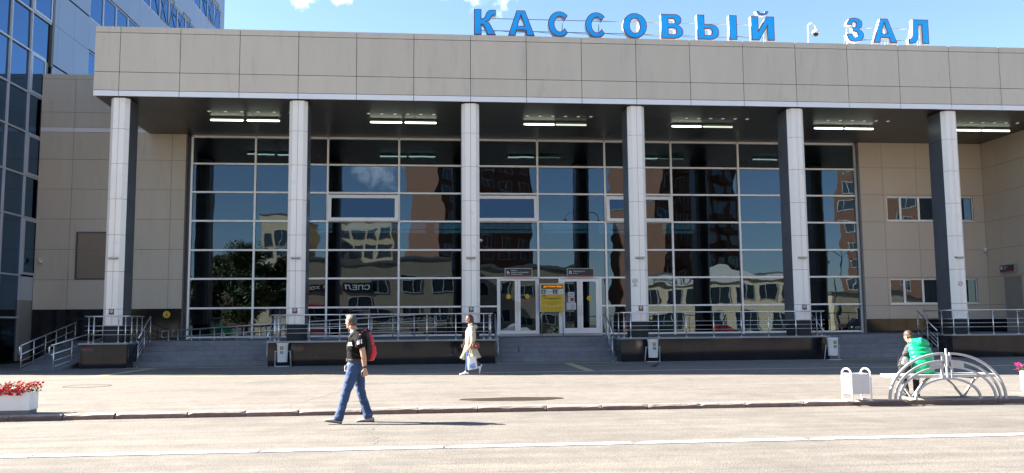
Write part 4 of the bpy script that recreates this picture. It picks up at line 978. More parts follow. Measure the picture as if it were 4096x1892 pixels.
MB().tube([(cx0 + 0.02, BYY + 0.03, PZ + 0.40), (cx0 + 0.02, BYY + 0.03, PZ + 0.98)], 0.02, 10).ob('post', 'paint_grey', bt)
flat(ell(cx0, PZ, 0.67, 0.40, math.pi, 0.0, BYY, 28), 0.04, 0.045).ob('leg', 'paint_grey', bt)
FYY = 16.84
for s in (-1, 1):
    fx0 = cx0 + s * 0.545 + 0.12
    flat([(fx0 - s * 0.02, FYY, PZ)] + [(fx0 - s * (0.02 + 0.50 * (q / 12)), FYY, PZ + 0.42 * math.sin(math.pi / 2 * q / 12)) for q in range(1, 13)], 0.035, 0.045).ob('leg', 'paint_grey', bt)
    flat([(fx0 + s * 0.02, FYY, PZ)] + [(fx0 + s * (0.02 + 0.42 * (q / 12)), FYY, PZ + 0.42 * math.sin(math.pi / 2 * q / 12)) for q in range(1, 13)], 0.035, 0.045).ob('leg', 'paint_grey', bt)
    bx('seat_bearer', 'paint_grey', bt, cx0 + s * 0.6 - 0.02, BYY - 0.02, PZ + 0.385, cx0 + s * 0.6 + 0.02, FYY + 0.03, PZ + 0.415)
    bx('foot_bar', 'paint_grey', bt, cx0 + s * 0.66 - 0.02, BYY, PZ, cx0 + s * 0.66 + 0.02, FYY, PZ + 0.02)
for q in range(4):
    bx('plank', 'paint_grey', bt, 9.08, BYY + 0.035 + q * 0.145, PZ + 0.416, 11.22, BYY + 0.035 + q * 0.145 + 0.13, PZ + 0.475, bev=0.006)
sb = thing('square_bin', 'white square street bin with two hooped handles left of the bench', 'bin', (8.33, 16.4, PZ))
for xx in (8.135, 8.52):
    pts = [(16.2, PZ), (16.2, 0.60)] + [(16.395 - 0.195 * math.cos(math.pi * q / 10), 0.60 + 0.115 * math.sin(math.pi * q / 10)) for q in range(1, 10)] + [(16.59, 0.60), (16.59, PZ), ]
    mb = MB().tube([(xx, p[0], p[1]) for p in pts], 0.017, 8); mb.ob('hoop', 'paint_light', sb)
    bx('foot_bar', 'paint_light', sb, xx - 0.018, 16.22, PZ, xx + 0.018, 16.57, PZ + 0.03)
    bx('cross_bar', 'paint_light', sb, xx - 0.015, 16.2, 0.585, xx + 0.015, 16.59, 0.615)
MB().add([(8.155, 16.215, 0.23), (8.50, 16.215, 0.23), (8.50, 16.575, 0.23), (8.155, 16.575, 0.23), (8.16, 16.205, 0.62), (8.495, 16.205, 0.62), (8.495, 16.585, 0.62), (8.16, 16.585, 0.62),
          (8.18, 16.225, 0.62), (8.475, 16.225, 0.62), (8.475, 16.565, 0.62), (8.18, 16.565, 0.62), (8.18, 16.235, 0.26), (8.475, 16.235, 0.26), (8.475, 16.555, 0.26), (8.18, 16.555, 0.26)],
         [(0, 3, 2, 1), (0, 1, 5, 4), (1, 2, 6, 5), (2, 3, 7, 6), (3, 0, 4, 7), (4, 5, 9, 8), (5, 6, 10, 9), (6, 7, 11, 10), (7, 4, 8, 11), (8, 9, 13, 12), (9, 10, 14, 13), (10, 11, 15, 14), (11, 8, 12, 15), (12, 13, 14, 15)]).ob('bucket', 'paint_light', sb)
mat('leaf_green', (0.10, 0.15, 0.035), 0.55, var=0.35, vscale=9)
mat('petal_red', (0.62, 0.02, 0.035), 0.5, var=0.3, vscale=14)
mat('petal_magenta', (0.55, 0.01, 0.20), 0.5, var=0.3, vscale=14)
mat('concrete_white', (0.78, 0.77, 0.74), 0.7, var=0.05, vscale=3, dirt=((0.55, 0.53, 0.5), 2.5, 0.6, 0.85))
def planter(label, x0, y0, x1, y1, zt, petal, cut=0.10, hband=0.075, seed=1):
    rnd = random.Random(seed)
    t = thing('flower_planter', label, 'planter', ((x0 + x1) / 2, (y0 + y1) / 2, PZ))
    def oct_(e): return [(x0 + e + cut, y0 + e), (x1 - e, y0 + e), (x1 - e, y1 - e - cut), (x1 - e - cut, y1 - e), (x0 + e + cut, y1 - e), (x0 + e, y1 - e - cut), (x0 + e, y0 + e + cut)]
    MB().prism(oct_(0.012), PZ, PZ + hband).ob('base', 'stone_grey', t)
    MB().prism(oct_(0.0), PZ + hband, zt).ob('box', 'concrete_white', t)
    MB().prism(oct_(0.05), zt, zt + 0.01).ob('soil', 'soil', t)
    mb = MB(); fl = MB()
    W_, D_ = x1 - x0, y1 - y0
    for i in range(int(1900 * W_ * D_)):
        x, y = rnd.uniform(x0 - 0.03, x1 + 0.04), rnd.uniform(y0 - 0.03, y1 + 0.03); h = zt + rnd.uniform(-0.01, 0.13)
        s = rnd.uniform(0.016, 0.034); a = rnd.uniform(0, 6.28); b = rnd.uniform(-0.9, 0.9)
        M = Matrix.Translation((x, y, h)) @ Matrix.Rotation(a, 4, 'Z') @ Matrix.Rotation(b, 4, 'X')
        mb.add([M @ Vector(v) for v in ((-s * .5, 0, 0), (0, -s, -0.004), (s * .5, 0, 0), (0, s, -0.004))], [(0, 1, 2, 3)])
    for i in range(int(760 * W_ * D_)):
        x, y = rnd.uniform(x0 - 0.05, x1 + 0.05), rnd.uniform(y0 - 0.05, y1 + 0.05)
        if rnd.random() < 0.35: y = y0 - rnd.uniform(0.0, 0.05)
        h = zt + rnd.uniform(0.03, 0.17) - (0.08 if y < y0 else 0)
        if mnoise.noise(Vector((x * 5, y * 5, seed))) < -0.22: continue
        s = rnd.uniform(0.026, 0.046); M = Matrix.Translation((x, y, h)) @ Matrix.Rotation(rnd.uniform(0, 6.28), 4, 'Z') @ Matrix.Rotation(rnd.uniform(0.1, 1.25), 4, 'X')
        vs = [M @ Vector((0, 0, -0.012))] + [M @ Vector((s * (1 if k % 2 else 0.62) * math.cos(k * math.pi / 5), s * (1 if k % 2 else 0.62) * math.sin(k * math.pi / 5), 0.004 * (k % 2))) for k in range(10)]
        fl.add(vs, [(0, 1 + k, 1 + (k + 1) % 10) for k in range(10)])
    o = mb.ob('foliage', 'leaf_green', t); o['kind'] = 'stuff'
    o = fl.ob('blossoms', petal, t); o['kind'] = 'stuff'
planter('white planter full of red petunias at the left end of the kerb', -8.40, 16.44, -7.10, 16.90, 0.49, 'petal_red', seed=3)
planter('white planter of magenta petunias at the right end, beyond the bench', 12.46, 16.9, 13.6, 17.5, 0.555, 'petal_magenta', seed=5)

# ------------------------------------------------------------------ pigeon
mat('pigeon_grey', (0.05, 0.055, 0.065), 0.5, var=0.25, vscale=20)
mat('pigeon_leg', (0.3, 0.09, 0.07), 0.6)
pg = thing('pigeon', 'dark grey pigeon standing on the shaded pavement in front of bin 52', 'pigeon', (7.6, 28.9, PZ))
MP = Matrix.Translation((7.62, 28.9, PZ)) @ Matrix.Scale(1.0, 4)
mb = MB().tube([(-0.19, 0, 0.075), (-0.13, 0, 0.085), (-0.07, 0, 0.105), (0.0, 0, 0.125), (0.06, 0, 0.145), (0.095, 0, 0.18), (0.11, 0, 0.215), (0.118, 0, 0.24), (0.13, 0, 0.262)], [0.018, 0.028, 0.05, 0.062, 0.056, 0.036, 0.026, 0.027, 0.012], 10, True, [0.008, 0.02, 0.045, 0.06, 0.055, 0.036, 0.027, 0.028, 0.012])
mb.ob('body', 'pigeon_grey', pg, True, MP)
MB().tube([(0.135, 0, 0.245), (0.165, 0, 0.236)], [0.009, 0.003], 6).ob('beak', 'black_plastic', pg, M=MP)
for s in (-1, 1):
    MB().tube([(0.06, s * 0.05, 0.15), (-0.02, s * 0.06, 0.13), (-0.12, s * 0.03, 0.095), (-0.17, s * 0.012, 0.085)], [0.02, 0.042, 0.03, 0.006], 8, True, [0.01, 0.016, 0.012, 0.004]).ob('wing', 'pigeon_grey', pg, True, MP)
    MB().tube([(0.0, s * 0.025, 0.075), (0.005, s * 0.025, 0.008), (0.04, s * 0.025, 0.004)], 0.006, 6).ob('leg', 'pigeon_leg', pg, M=MP)

# ------------------------------------------------------------------ the far side of the street, seen mirrored in the glass
mat('brick', (0.165, 0.078, 0.044), 0.85, var=0.14, vscale=1.5, bump=0.01, bscale=9, dirt=((0.14, 0.06, 0.035), 0.25, 0.5, 0.8))
mat('render_tan', (0.33, 0.265, 0.18), 0.85, var=0.08, vscale=0.7)
mat('render_cream', (0.66, 0.52, 0.32), 0.8, var=0.05, vscale=0.7)
mat('render_pale', (0.62, 0.58, 0.50), 0.8, var=0.05, vscale=0.7)
mat('roof_sheet', (0.12, 0.13, 0.12), 0.6)
mat('frame_far', (0.45, 0.44, 0.42), 0.6)
def block(name, label, x, y, rz, w, d, h, wall, wins, wm='frame_far', cat='building', extra=None, side_wins=None):
    """Plain building: local x along its street face (towards +Y), wins = (x0, z0, w, h) list."""
    M = Matrix.Translation((x, y, 0)) @ Matrix.Rotation(rz, 4, 'Z')
    t = thing(name, label, cat, (x, y, 0))
    MB().box(0, -d, -0.1, w, 0, h).ob('wall', wall, t, M=M)
    MB().box(-0.12, -d - 0.12, h, w + 0.12, 0.12, h + 0.3).ob('roof', 'roof_sheet', t, M=M)
    def win(a, b, c, e, MM):
        key = ('win', round(c, 2), round(e, 2))
        if key not in BOXES:
            f = 0.09; mb = MB().box(0, 0, 0, c, 0.07, f).box(0, 0, e - f, c, 0.07, e).box(0, 0, f, f, 0.07, e - f).box(c - f, 0, f, c, 0.07, e - f)
            n = max(1, int(c / 0.8))
            for q in range(1, n): mb.box(c * q / n - 0.04, 0, f, c * q / n + 0.04, 0.07, e - f)
            BOXES[key] = mb.mesh('window', wm)
            BOXES[key + (1,)] = MB().box(f, 0.005, f, c - f, 0.03, e - f).mesh('pane', 'glass_dark')
        T = MM @ Matrix.Translation((a, 0.0, b))
        wi = link('window', BOXES[key], t, None, T); link('pane', BOXES[key + (1,)], wi, None, T)
    for a, b, c, e in wins: win(a, b, c, e, M)
    MS2 = M @ Matrix(((0, -1, 0, 0), (1, 0, 0, -d), (0, 0, 1, 0), (0, 0, 0, 1)))
    for a, b, c, e in side_wins or []: win(a, b, c, e, MS2)
    return t, M
mat('glass_dark', (0.03, 0.04, 0.045), 0.06, spec=0.8)
def tower_block(label, cx_, cy_, rz, w, d, h, floors, cols, balc=()):
    wins = []; z = 3.2
    fh = (h - 3.5) / floors
    for k in range(floors):
        for i in range(cols):
            wins.append((w * (i + 0.5) / cols - 1.05, 3.1 + k * fh, 2.1, 1.75))
    t, M = block('brick_tower_block', label, cx_, cy_, rz, w, d, h, 'brick', wins)
    for k in range(floors):
        for i in balc:
            xx = w * (i + 0.5) / cols
            b = MB().box(xx - 1.6, 0.0, 2.2 + k * fh, xx + 1.6, 1.2, 2.35 + k * fh).box(xx - 1.6, 1.1, 2.35 + k * fh, xx + 1.6, 1.2, 3.3 + k * fh).box(xx - 1.6, 0, 2.35 + k * fh, xx - 1.5, 1.1, 3.3 + k * fh).box(xx + 1.5, 0, 2.35 + k * fh, xx + 1.6, 1.1, 3.3 + k * fh)
            b.ob('balcony', 'brick', t, M=M)
    return t
# local x runs along the street face; rz > 0 turns the face to look left as well as at the station
tower_block('tall brick apartment block across the street, mirrored left of the third column', 1.6, -50.0, R(-37), 19, 8.5, 36, 11, 5, (1,))
tower_block('tall brick apartment block across the street, mirrored right of the doors', 37.0, -50.0, R(-37), 21, 11, 38, 12, 6, (1, 4))
tower_block('orange brick apartment block at the right, mirrored beside the beige wall', 64.4, -46.0, R(53), 16, 14, 34, 10, 4)
wl = [(0.6 + i * 3.4, z, 2.2, 1.5) for i in range(5) for z in (2.0, 5.4) if not (z > 5 and i < 2)] + [(5.0, 3.2, 2.4, 1.6)]
t1, M1 = block('shop_building', 'low tan shop building with signs across the street, mirrored left of the doors', -14.0, -17.0, 0, 17.5, 14, 8.8, 'render_tan', wl)
text('shop_sign', 'СПЕЛ', 0.95, 'paper', t1, 0, 0, 0, 0.02, M=M1 @ Matrix.Translation((6.1, 0.16, 5.95)) @ Matrix.Rotation(math.pi, 4, 'Z'))
bx('sign_board', 'black_plastic', t1, 4.6, 0.02, 5.3, 7.7, 0.13, 6.6, M1)
text('shop_sign', 'МЯ  ХОС', 0.75, 'paper', t1, 0, 0, 0, 0.02, M=M1 @ Matrix.Translation((2.0, 0.16, 5.95)) @ Matrix.Rotation(math.pi, 4, 'Z'))
bx('sign_board', 'black_plastic', t1, 0.1, 0.02, 5.4, 4.0, 0.13, 6.5, M1)
bx('awning', 'sign_stripe', t1, 0.2, 0.0, 3.5, 4.4, 0.9, 4.0, M1)
t2, M2 = block('shop_building', 'pale low building with a blind wall, mirrored behind the yellow board', 3.9, -19.5, 0, 15, 12, 8.2, 'render_tan', [(1.0 + 2.8 * i, z, 1.9, 1.4) for i in range(5) for z in (1.6, 4.9)])
t3, M3 = block('shop_building', 'long sunlit cream building with wide windows, mirrored at the fifth column', 26.5, -26.0, R(17), 21, 10, 7.6, 'render_cream', [(0.8 + i * 2.9, 4.0, 2.3, 2.2) for i in range(7)] + [(1.6 + i * 5.0, 0.6, 3.6, 2.4) for i in range(4)])
MB().box(-0.1, 0.0, 6.75, 21.1, 0.25, 7.6).add([(6, 0.0, 7.6), (15, 0.0, 7.6), (10.5, 0.0, 9.3), (6, 0.25, 7.6), (15, 0.25, 7.6), (10.5, 0.25, 9.3)], [(0, 2, 1), (3, 4, 5), (0, 3, 5, 2), (1, 2, 5, 4)]).ob('sign_band', 'render_pale', t3, M=M3)
text('shop_sign', 'ОРОТ на обслу', 0.75, 'ink', t3, 0, 0, 0, 0.01, M=M3 @ Matrix.Translation((5.0, 0.27, 7.15)) @ Matrix.Rotation(math.pi, 4, 'Z'))
block('garage_building', 'low cream building with flat roof, mirrored in the last glass bay', 49.5, -19.0, 0, 16, 8, 4.6, 'render_cream', [(3.0, 0.9, 1.2, 1.9)])
t5, M5 = block('apartment_building', 'distant cream block with dark stair glazing, mirrored by the second column', -29.0, -70.0, R(10), 7, 9, 20.5, 'render_cream', [(0.5, 4 + k * 3.0, 1.4, 1.8) for k in range(5)] + [(2.6, 3 + k * 2.6, 3.6, 2.4) for k in range(6)], 'brown_metal')
t6, M6 = block('apartment_building', 'distant cream block with many framed windows, mirrored behind the man', -17.0, -72.0, R(8), 10, 9, 20.0, 'render_cream', [(0.6 + i * 2.4, 5 + k * 3.0, 1.8, 1.9) for k in range(5) for i in range(4)], 'brown_metal')
block('apartment_building', 'distant red brick block, mirrored above the trees in the first glass bay', -43.0, -92.0, R(14), 12, 10, 15.5, 'brick', [(0.8 + i * 2.8, 4 + k * 3.0, 1.7, 1.6) for k in range(4) for i in range(4)])
# trees beyond the street
mat('bark', (0.10, 0.075, 0.055), 0.9, var=0.2)
mat('leaf_tree', (0.095, 0.12, 0.045), 0.6, var=0.35, vscale=0.8)
def tree(x, y, h, rad, label, seed):
    rnd = random.Random(seed); t = thing('street_tree', label, 'tree', (x, y, 0), 0, 'trees across the street')
    tk = MB().tube([(x, y, -0.1), (x + 0.1, y, h * 0.25), (x - 0.1, y + 0.1, h * 0.5), (x, y, h * 0.85)], [0.24, 0.19, 0.13, 0.03], 8)
    cl = []
    for i in range(16):
        a = rnd.uniform(0, 6.28); q = rnd.uniform(0.15, 0.95) * rad; zz = h * rnd.uniform(0.32, 0.95); q *= max(0.35, 1 - abs(zz / h - 0.55) * 1.3)
        c = Vector((x + q * math.cos(a), y + q * math.sin(a), zz)); cl.append((c, rnd.uniform(0.28, 0.5) * rad))
        tk.tube([(x, y, max(h * 0.2, zz - rad * 0.7)), tuple(c)], [0.07, 0.02], 5)
    tk.ob('trunk', 'bark', t)
    mb = MB()
    for c, r_ in cl:
        for k in range(620):
            d = Vector((rnd.gauss(0, 1), rnd.gauss(0, 1), rnd.gauss(0, 0.8))).normalized() * r_ * rnd.uniform(0.45, 1.08)
            p = c + d; s = rnd.uniform(0.14, 0.26)
            M = Matrix.Translation(p) @ Matrix.Rotation(rnd.uniform(0, 6.28), 4, 'Z') @ Matrix.Rotation(rnd.uniform(-1.2, 1.2), 4, 'X')
            mb.add([M @ Vector(v) for v in ((-s * .6, 0, 0), (0, -s, 0), (s * .6, 0, 0), (0, s, 0))], [(0, 1, 2, 3)])
    mb.ob('crown', 'leaf_tree', t)
for i, (x, y, h, rad) in enumerate(((-37, -44, 9.0, 3.4), (-29.5, -42, 11.0, 3.8), (-25.0, -38, 12.5, 4.2), (-20.5, -39, 12.0, 4.0), (-36, -33, 7.5, 3.2), (-28.5, -31, 8.0, 3.6), (-22.5, -29, 7.5, 3.4))):
    tree(x, y, h, rad, ['tallest', 'wide', 'dense', 'narrow', 'low', 'rounded', 'small'][i] + ' green tree across the street, mirrored in the first glass bays', 20 + i)
# street lamps and parked cars on the far kerb
mat('iron', (0.02, 0.02, 0.022), 0.45, metal=0.3)
def street_lamp(x, y, h, label):
    t = thing('street_lamp', label, 'street lamp', (x, y, 0), 0, 'twin lamps across the street')
    MB().tube([(x, y, 0), (x, y, 1.0), (x, y, h)], [0.14, 0.09, 0.05], 10).ob('post', 'iron', t, True)
    for s in (-1, 1):
        arc = [(x, y, h - 0.9)] + [(x + s * (0.15 + 1.5 * (1 - math.cos(a)) / 2), y, h - 0.9 + 0.75 * math.sin(a)) for a in [math.pi * q / 12 for q in range(1, 13)]]
        MB().tube(arc, 0.03, 6).ob('arm', 'iron', t, True)
        MB().lathe([(0.05, 0.35), (0.12, 0.25), (0.34, 0.05), (0.36, 0.0), (0.33, -0.02)], 14, (x + s * 1.65, y, h - 1.25)).ob('shade', 'iron', t, True)
        MB().lathe([(0.32, -0.02), (0.30, -0.14), (0.18, -0.26), (0.03, -0.30)], 14, (x + s * 1.65, y, h - 1.25)).ob('globe', 'paper', t, True)
street_lamp(15.9, -5.0, 13.4, 'tall twin armed street lamp mirrored above the right doors')
street_lamp(46.6, -12.0, 9.6, 'twin armed street lamp mirrored in the last glass bay')
for nm, c in (('car_red', (0.35, 0.02, 0.02)), ('car_dark', (0.03, 0.03, 0.035)), ('car_white', (0.6, 0.6, 0.6)), ('car_green', (0.03, 0.16, 0.05))): mat(nm, c, 0.25, coat=0.6)
def car(x, y, m, label):
    t = thing('parked_car', label, 'car', (x, y, 0), 0, 'cars parked across the street'); M = Matrix.Translation((x, y, 0))
    side = [(-2.15, 0.35), (-2.2, 0.75), (-1.95, 0.95), (-1.1, 1.0), (-0.55, 1.42), (0.9, 1.45), (1.6, 1.02), (2.15, 0.92), (2.2, 0.4)]
    n = len(side); vs = []
    for yy, k in ((-0.85, 0.0), (0.85, 0.0)): vs += [(a, yy * (0.80 if b > 1.2 else 1.0), b) for a, b in side]
    MB().add(vs, [tuple(range(n)), tuple(range(2 * n - 1, n - 1, -1))] + [(i, (i + 1) % n, n + (i + 1) % n, n + i) for i in range(n)]).ob('body', m, t, M=M)
    for yy in (-0.80, 0.80):
        e = 0.012 if yy > 0 else -0.012
        MB().add([(-1.0, yy + e, 1.02), (1.4, yy + e, 1.02), (0.85, yy * 0.86 + e, 1.38), (-0.5, yy * 0.86 + e, 1.38)], [(0, 1, 2, 3)]).ob('side_window', 'glass_dark', t, M=M)
        for xx in (-1.35, 1.35):
            w = MB().lathe([(0.31, -0.1), (0.33, -0.06), (0.33, 0.06), (0.31, 0.1)], 18).ob('wheel', 'black_plastic', t, True, M @ Matrix.Translation((xx, yy, 0.33)) @ Matrix.Rotation(R(90), 4, 'X'))
            MB().lathe([(0.19, -0.115), (0.19, 0.115)], 12).ob('rim', 'aluminium', w, True, M @ Matrix.Translation((xx, yy, 0.33)) @ Matrix.Rotation(R(90), 4, 'X'))
    for s in (-0.6, 0.6): MB().box(2.14, s - 0.15, 0.66, 2.205, s + 0.15, 0.8).ob('headlight', 'paper', t, M=M); MB().box(-2.205, s - 0.15, 0.7, -2.13, s + 0.15, 0.85).ob('tail_light', 'sign_stripe', t, M=M)
for x, y, m, l in ((-22, -9, 'car_green', 'green'), (-12.5, -10, 'car_red', 'first red'), (1.5, -10, 'car_dark', 'first dark'), (9.5, -10, 'car_white', 'white'), (24, -10, 'car_dark', 'second dark'), (31, -10.2, 'car_red', 'second red'), (40, -10, 'car_dark', 'third dark'), (48, -10, 'car_dark', 'rightmost dark')):
    car(x, y, m, l + ' car parked on the far side of the street, mirrored in the glazing')

# ------------------------------------------------------------------ people
mat('skin', (0.50, 0.27, 0.18), 0.5, var=0.06, vscale=20)
mat('jeans', (0.026, 0.060, 0.145), 0.8, var=0.25, vscale=9, bump=0.004, bscale=30, dirt=((0.10, 0.17, 0.30), 5.0, 0.55, 0.80))
mat('shirt_black', (0.007, 0.0065, 0.0065), 0.9, var=0.2, vscale=8, spec=0.2)
mat('hair_grey', (0.085, 0.077, 0.067), 0.6, var=0.5, vscale=60, bump=0.006, bscale=90)
mat('hair_auburn', (0.055, 0.014, 0.010), 0.4, var=0.4, vscale=50, bump=0.006, bscale=80)
mat('hair_fair', (0.045, 0.023, 0.013), 0.5, var=0.4, vscale=60, bump=0.006, bscale=90)
mat('shoe_grey', (0.36, 0.33, 0.29), 0.7, var=0.1, vscale=15)
mat('shoe_white', (0.78, 0.77, 0.76), 0.5)
mat('sole', (0.10, 0.09, 0.08), 0.8)
mat('red_cloth', (0.50, 0.012, 0.03), 0.65, var=0.12, vscale=14, bump=0.003, bscale=40)
mat('black_cloth', (0.012, 0.012, 0.013), 0.7, var=0.2, vscale=12, bump=0.003, bscale=40)
mat('coat_khaki', (0.45, 0.41, 0.29), 0.75, var=0.08, vscale=8, bump=0.004, bscale=18)
mat('leather_brown', (0.16, 0.045, 0.025), 0.45, var=0.15, vscale=15)
mat('canvas', (0.78, 0.76, 0.72), 0.8, var=0.04, vscale=6)
mat('print_blue', (0.10, 0.36, 0.68), 0.7, var=0.2, vscale=10); mat('print_pink', (0.62, 0.30, 0.55), 0.7, var=0.2, vscale=12)
mat('vest_green', (0.0, 0.36, 0.145), 0.45, var=0.08, vscale=9, bump=0.004, bscale=22)
mat('shirt_grey', (0.06, 0.055, 0.055), 0.8, var=0.15, vscale=10)
mat('trouser_dark', (0.02, 0.022, 0.03), 0.8, var=0.2, vscale=8)
mat('silver_cloth', (0.55, 0.55, 0.55), 0.35, metal=0.4)
mat('eye_dark', (0.03, 0.02, 0.015), 0.2)
mat('lips', (0.35, 0.12, 0.10), 0.5)
def limb(mb, pts, rs, rys=None, n=14, ref=(0, 1, 0), end=True):
    """Tapered rounded limb: rs is the half width in the plane across ref, rys along ref."""
    pts = [Vector(p) for p in pts]; rs = list(rs) if isinstance(rs, (list, tuple)) else [rs] * len(pts)
    rys = list(rys) if rys is not None else list(rs); ref = Vector(ref)
    if end:
        a = (pts[0] - pts[1]).normalized(); b = (pts[-1] - pts[-2]).normalized()
        e0, e1 = min(rs[0], rys[0]), min(rs[-1], rys[-1])
        pts = [pts[0] + a * e0 * 0.55, pts[0] + a * e0 * 0.35] + pts + [pts[-1] + b * e1 * 0.35, pts[-1] + b * e1 * 0.55]
        rs = [rs[0] * 0.45, rs[0] * 0.82] + rs + [rs[-1] * 0.82, rs[-1] * 0.45]
        rys = [rys[0] * 0.45, rys[0] * 0.82] + rys + [rys[-1] * 0.82, rys[-1] * 0.45]
    vs = []; fs = []
    for i, p in enumerate(pts):
        d = (pts[min(i + 1, len(pts) - 1)] - pts[max(i - 1, 0)]).normalized()
        u = d.cross(ref).normalized(); w = u.cross(d)
        vs += [p + u * math.cos(2 * math.pi * k / n) * rs[i] + w * math.sin(2 * math.pi * k / n) * rys[i] for k in range(n)]
    for i in range(len(pts) - 1):
        for k in range(n):
            a = i * n + k; b = i * n + (k + 1) % n; fs.append((a, b, b + n, a + n))
    fs.append(tuple(range(n - 1, -1, -1))); fs.append(tuple((len(pts) - 1) * n + k for k in range(n)))
    mb.add(vs, fs); return mb
def ball(mb, c, rx, ry, rz, M=None, n=14):
    vs = []; fs = []; m = n // 2 + 1; c = Vector(c)
    for i in range(1, m):
        t = math.pi * i / m
        for k in range(n):
            a = 2 * math.pi * k / n; v = Vector((rx * math.sin(t) * math.cos(a), ry * math.sin(t) * math.sin(a), rz * math.cos(t))); vs.append(v)
    vs += [Vector((0, 0, rz)), Vector((0, 0, -rz))]; t0, t1 = len(vs) - 2, len(vs) - 1
    for i in range(m - 2):
        for k in range(n): fs.append((i * n + k, i * n + (k + 1) % n, (i + 1) * n + (k + 1) % n, (i + 1) * n + k))
    for k in range(n): fs.append((t0, (k + 1) % n, k)); fs.append((t1, (m - 2) * n + k, (m - 2) * n + (k + 1) % n))
    vs = [(M @ (v + c)) if M is not None else v + c for v in vs]
    mb.add(vs, fs); return mb
def skinned(mb, name, m, parent, voxel=0.008, smooth=3, wr=0.0, wscale=9.0, keep=None, fold=(1, 1, 2.2)):
    """Fuse the overlapping limbs into one continuous surface and smooth it."""
    me = mb.mesh('tmp'); o = bpy.data.objects.new('tmp', me); COL.objects.link(o)
    r = o.modifiers.new('r', 'REMESH'); r.mode = 'VOXEL'; r.voxel_size = voxel
    if smooth: q = o.modifiers.new('s', 'SMOOTH'); q.iterations = smooth; q.factor = 0.5
    dg = bpy.context.evaluated_depsgraph_get()
    out = bpy.data.meshes.new_from_object(o.evaluated_get(dg))
    bpy.data.objects.remove(o)
    if wr:
        nr = [v.normal.copy() for v in out.vertices]
        for v, nn in zip(out.vertices, nr):
            p = v.co * wscale
            f = mnoise.noise(Vector((p.x * fold[0], p.y * fold[1], p.z * fold[2]))) + 0.5 * mnoise.noise(Vector((p.x * fold[0] * 2 + 7, p.y * fold[1] * 2, p.z * fold[2] * 1.8)))
            v.co += nn * wr * f
    if keep:
        b = bmesh.new(); b.from_mesh(out); bmesh.ops.delete(b, geom=[v for v in b.verts if not keep(v.co)], context='VERTS'); b.to_mesh(out); b.free()
    for p in out.polygons: p.use_smooth = True
    out.name = name; out.materials.clear(); out.materials.append(MATS[m])
    return link(name, out, parent)
def head(mb, c, Rm, s=1.0):
    """Head with face towards local -X, added to the body surface. Rm turns it about its centre."""
    M = Matrix.Translation(c) @ Rm @ Matrix.Scale(s, 4)
    ball(mb, (0.012, 0, 0.025), 0.098, 0.076, 0.098, M, 18)
    limb(mb, [M @ Vector(p) for p in ((-0.012, 0, 0.03), (-0.022, 0, -0.03), (-0.034, 0, -0.085))], [s * q for q in (0.080, 0.070, 0.042)], [s * q for q in (0.070, 0.060, 0.036)], ref=(Rm @ Vector((0, 1, 0))))
    limb(mb, [M @ Vector(p) for p in ((-0.085, 0, 0.018), (-0.102, 0, -0.012), (-0.108, 0, -0.03))], [s * q for q in (0.010, 0.013, 0.013)], [s * q for q in (0.008, 0.012, 0.015)], 8, ref=(Rm @ Vector((0, 1, 0))))
    ball(mb, (-0.074, 0, 0.028), 0.016, 0.055, 0.012, M); ball(mb, (-0.078, 0, -0.062), 0.012, 0.026, 0.010, M); ball(mb, (-0.072, 0, -0.096), 0.018, 0.022, 0.018, M)
    for k in (-1, 1): ball(mb, (0.012, k * 0.078, -0.01), 0.020, 0.010, 0.033, M)
    return M
def face(M, t):
    for k in (-1, 1):
        mb = MB(); ball(mb, (-0.083, k * 0.031, 0.010), 0.008, 0.013, 0.006, M, 8); mb.ob('eye', 'eye_dark', t, True)
        mb = MB(); ball(mb, (-0.088, k * 0.032, 0.034), 0.005, 0.02, 0.004, M, 8); mb.ob('eyebrow', 'hair_grey', t, True)
    mb = MB(); ball(mb, (-0.088, 0, -0.063), 0.006, 0.022, 0.005, M, 8); mb.ob('mouth', 'lips', t, True)
def hand(mb, wrist, tip, side, curl, s=1.0, thumb=None):
    """Palm with four bent fingers and a thumb. tip: direction of the hand; side: from the little finger to the index; curl: direction the fingers bend to."""
    w = Vector(wrist); d = Vector(tip).normalized(); b = Vector(side); b = (b - d * b.dot(d)).normalized(); c = Vector(curl); c = (c - d * c.dot(d) - b * c.dot(b)).normalized()
    limb(mb, [w - d * 0.02 * s, w + d * 0.03 * s, w + d * 0.085 * s], [0.017 * s, 0.017 * s, 0.014 * s], [0.026 * s, 0.038 * s, 0.041 * s], 12, b)
    for i, (L, o) in enumerate(((0.068, -0.032), (0.085, -0.011), (0.090, 0.011), (0.080, 0.032))):
        k = w + d * 0.085 * s + b * o * 1.06 * s; pts = [k - d * 0.02 * s, k]; ang = 0
        for seg, turn in ((0.42, 0.55), (0.32, 0.75), (0.26, 0.45)):
            ang += turn; k = k + (d * math.cos(ang) + c * math.sin(ang)) * L * seg * s; pts.append(k)
        limb(mb, pts, [q * s for q in (0.010, 0.0098, 0.0092, 0.0085, 0.007)], None, 8, b)
    k = w + d * 0.025 * s + b * 0.030 * s
    limb(mb, [k, k + (b * 0.8 + d * 0.6 + c * 0.3) * 0.032 * s, k + (b * 0.75 + d * 1.35 + c * 0.75) * 0.042 * s, k + (b * 0.5 + d * 1.9 + c * 1.2) * 0.045 * s], [0.014 * s, 0.012 * s, 0.0105 * s, 0.008 * s], None, 8, c)
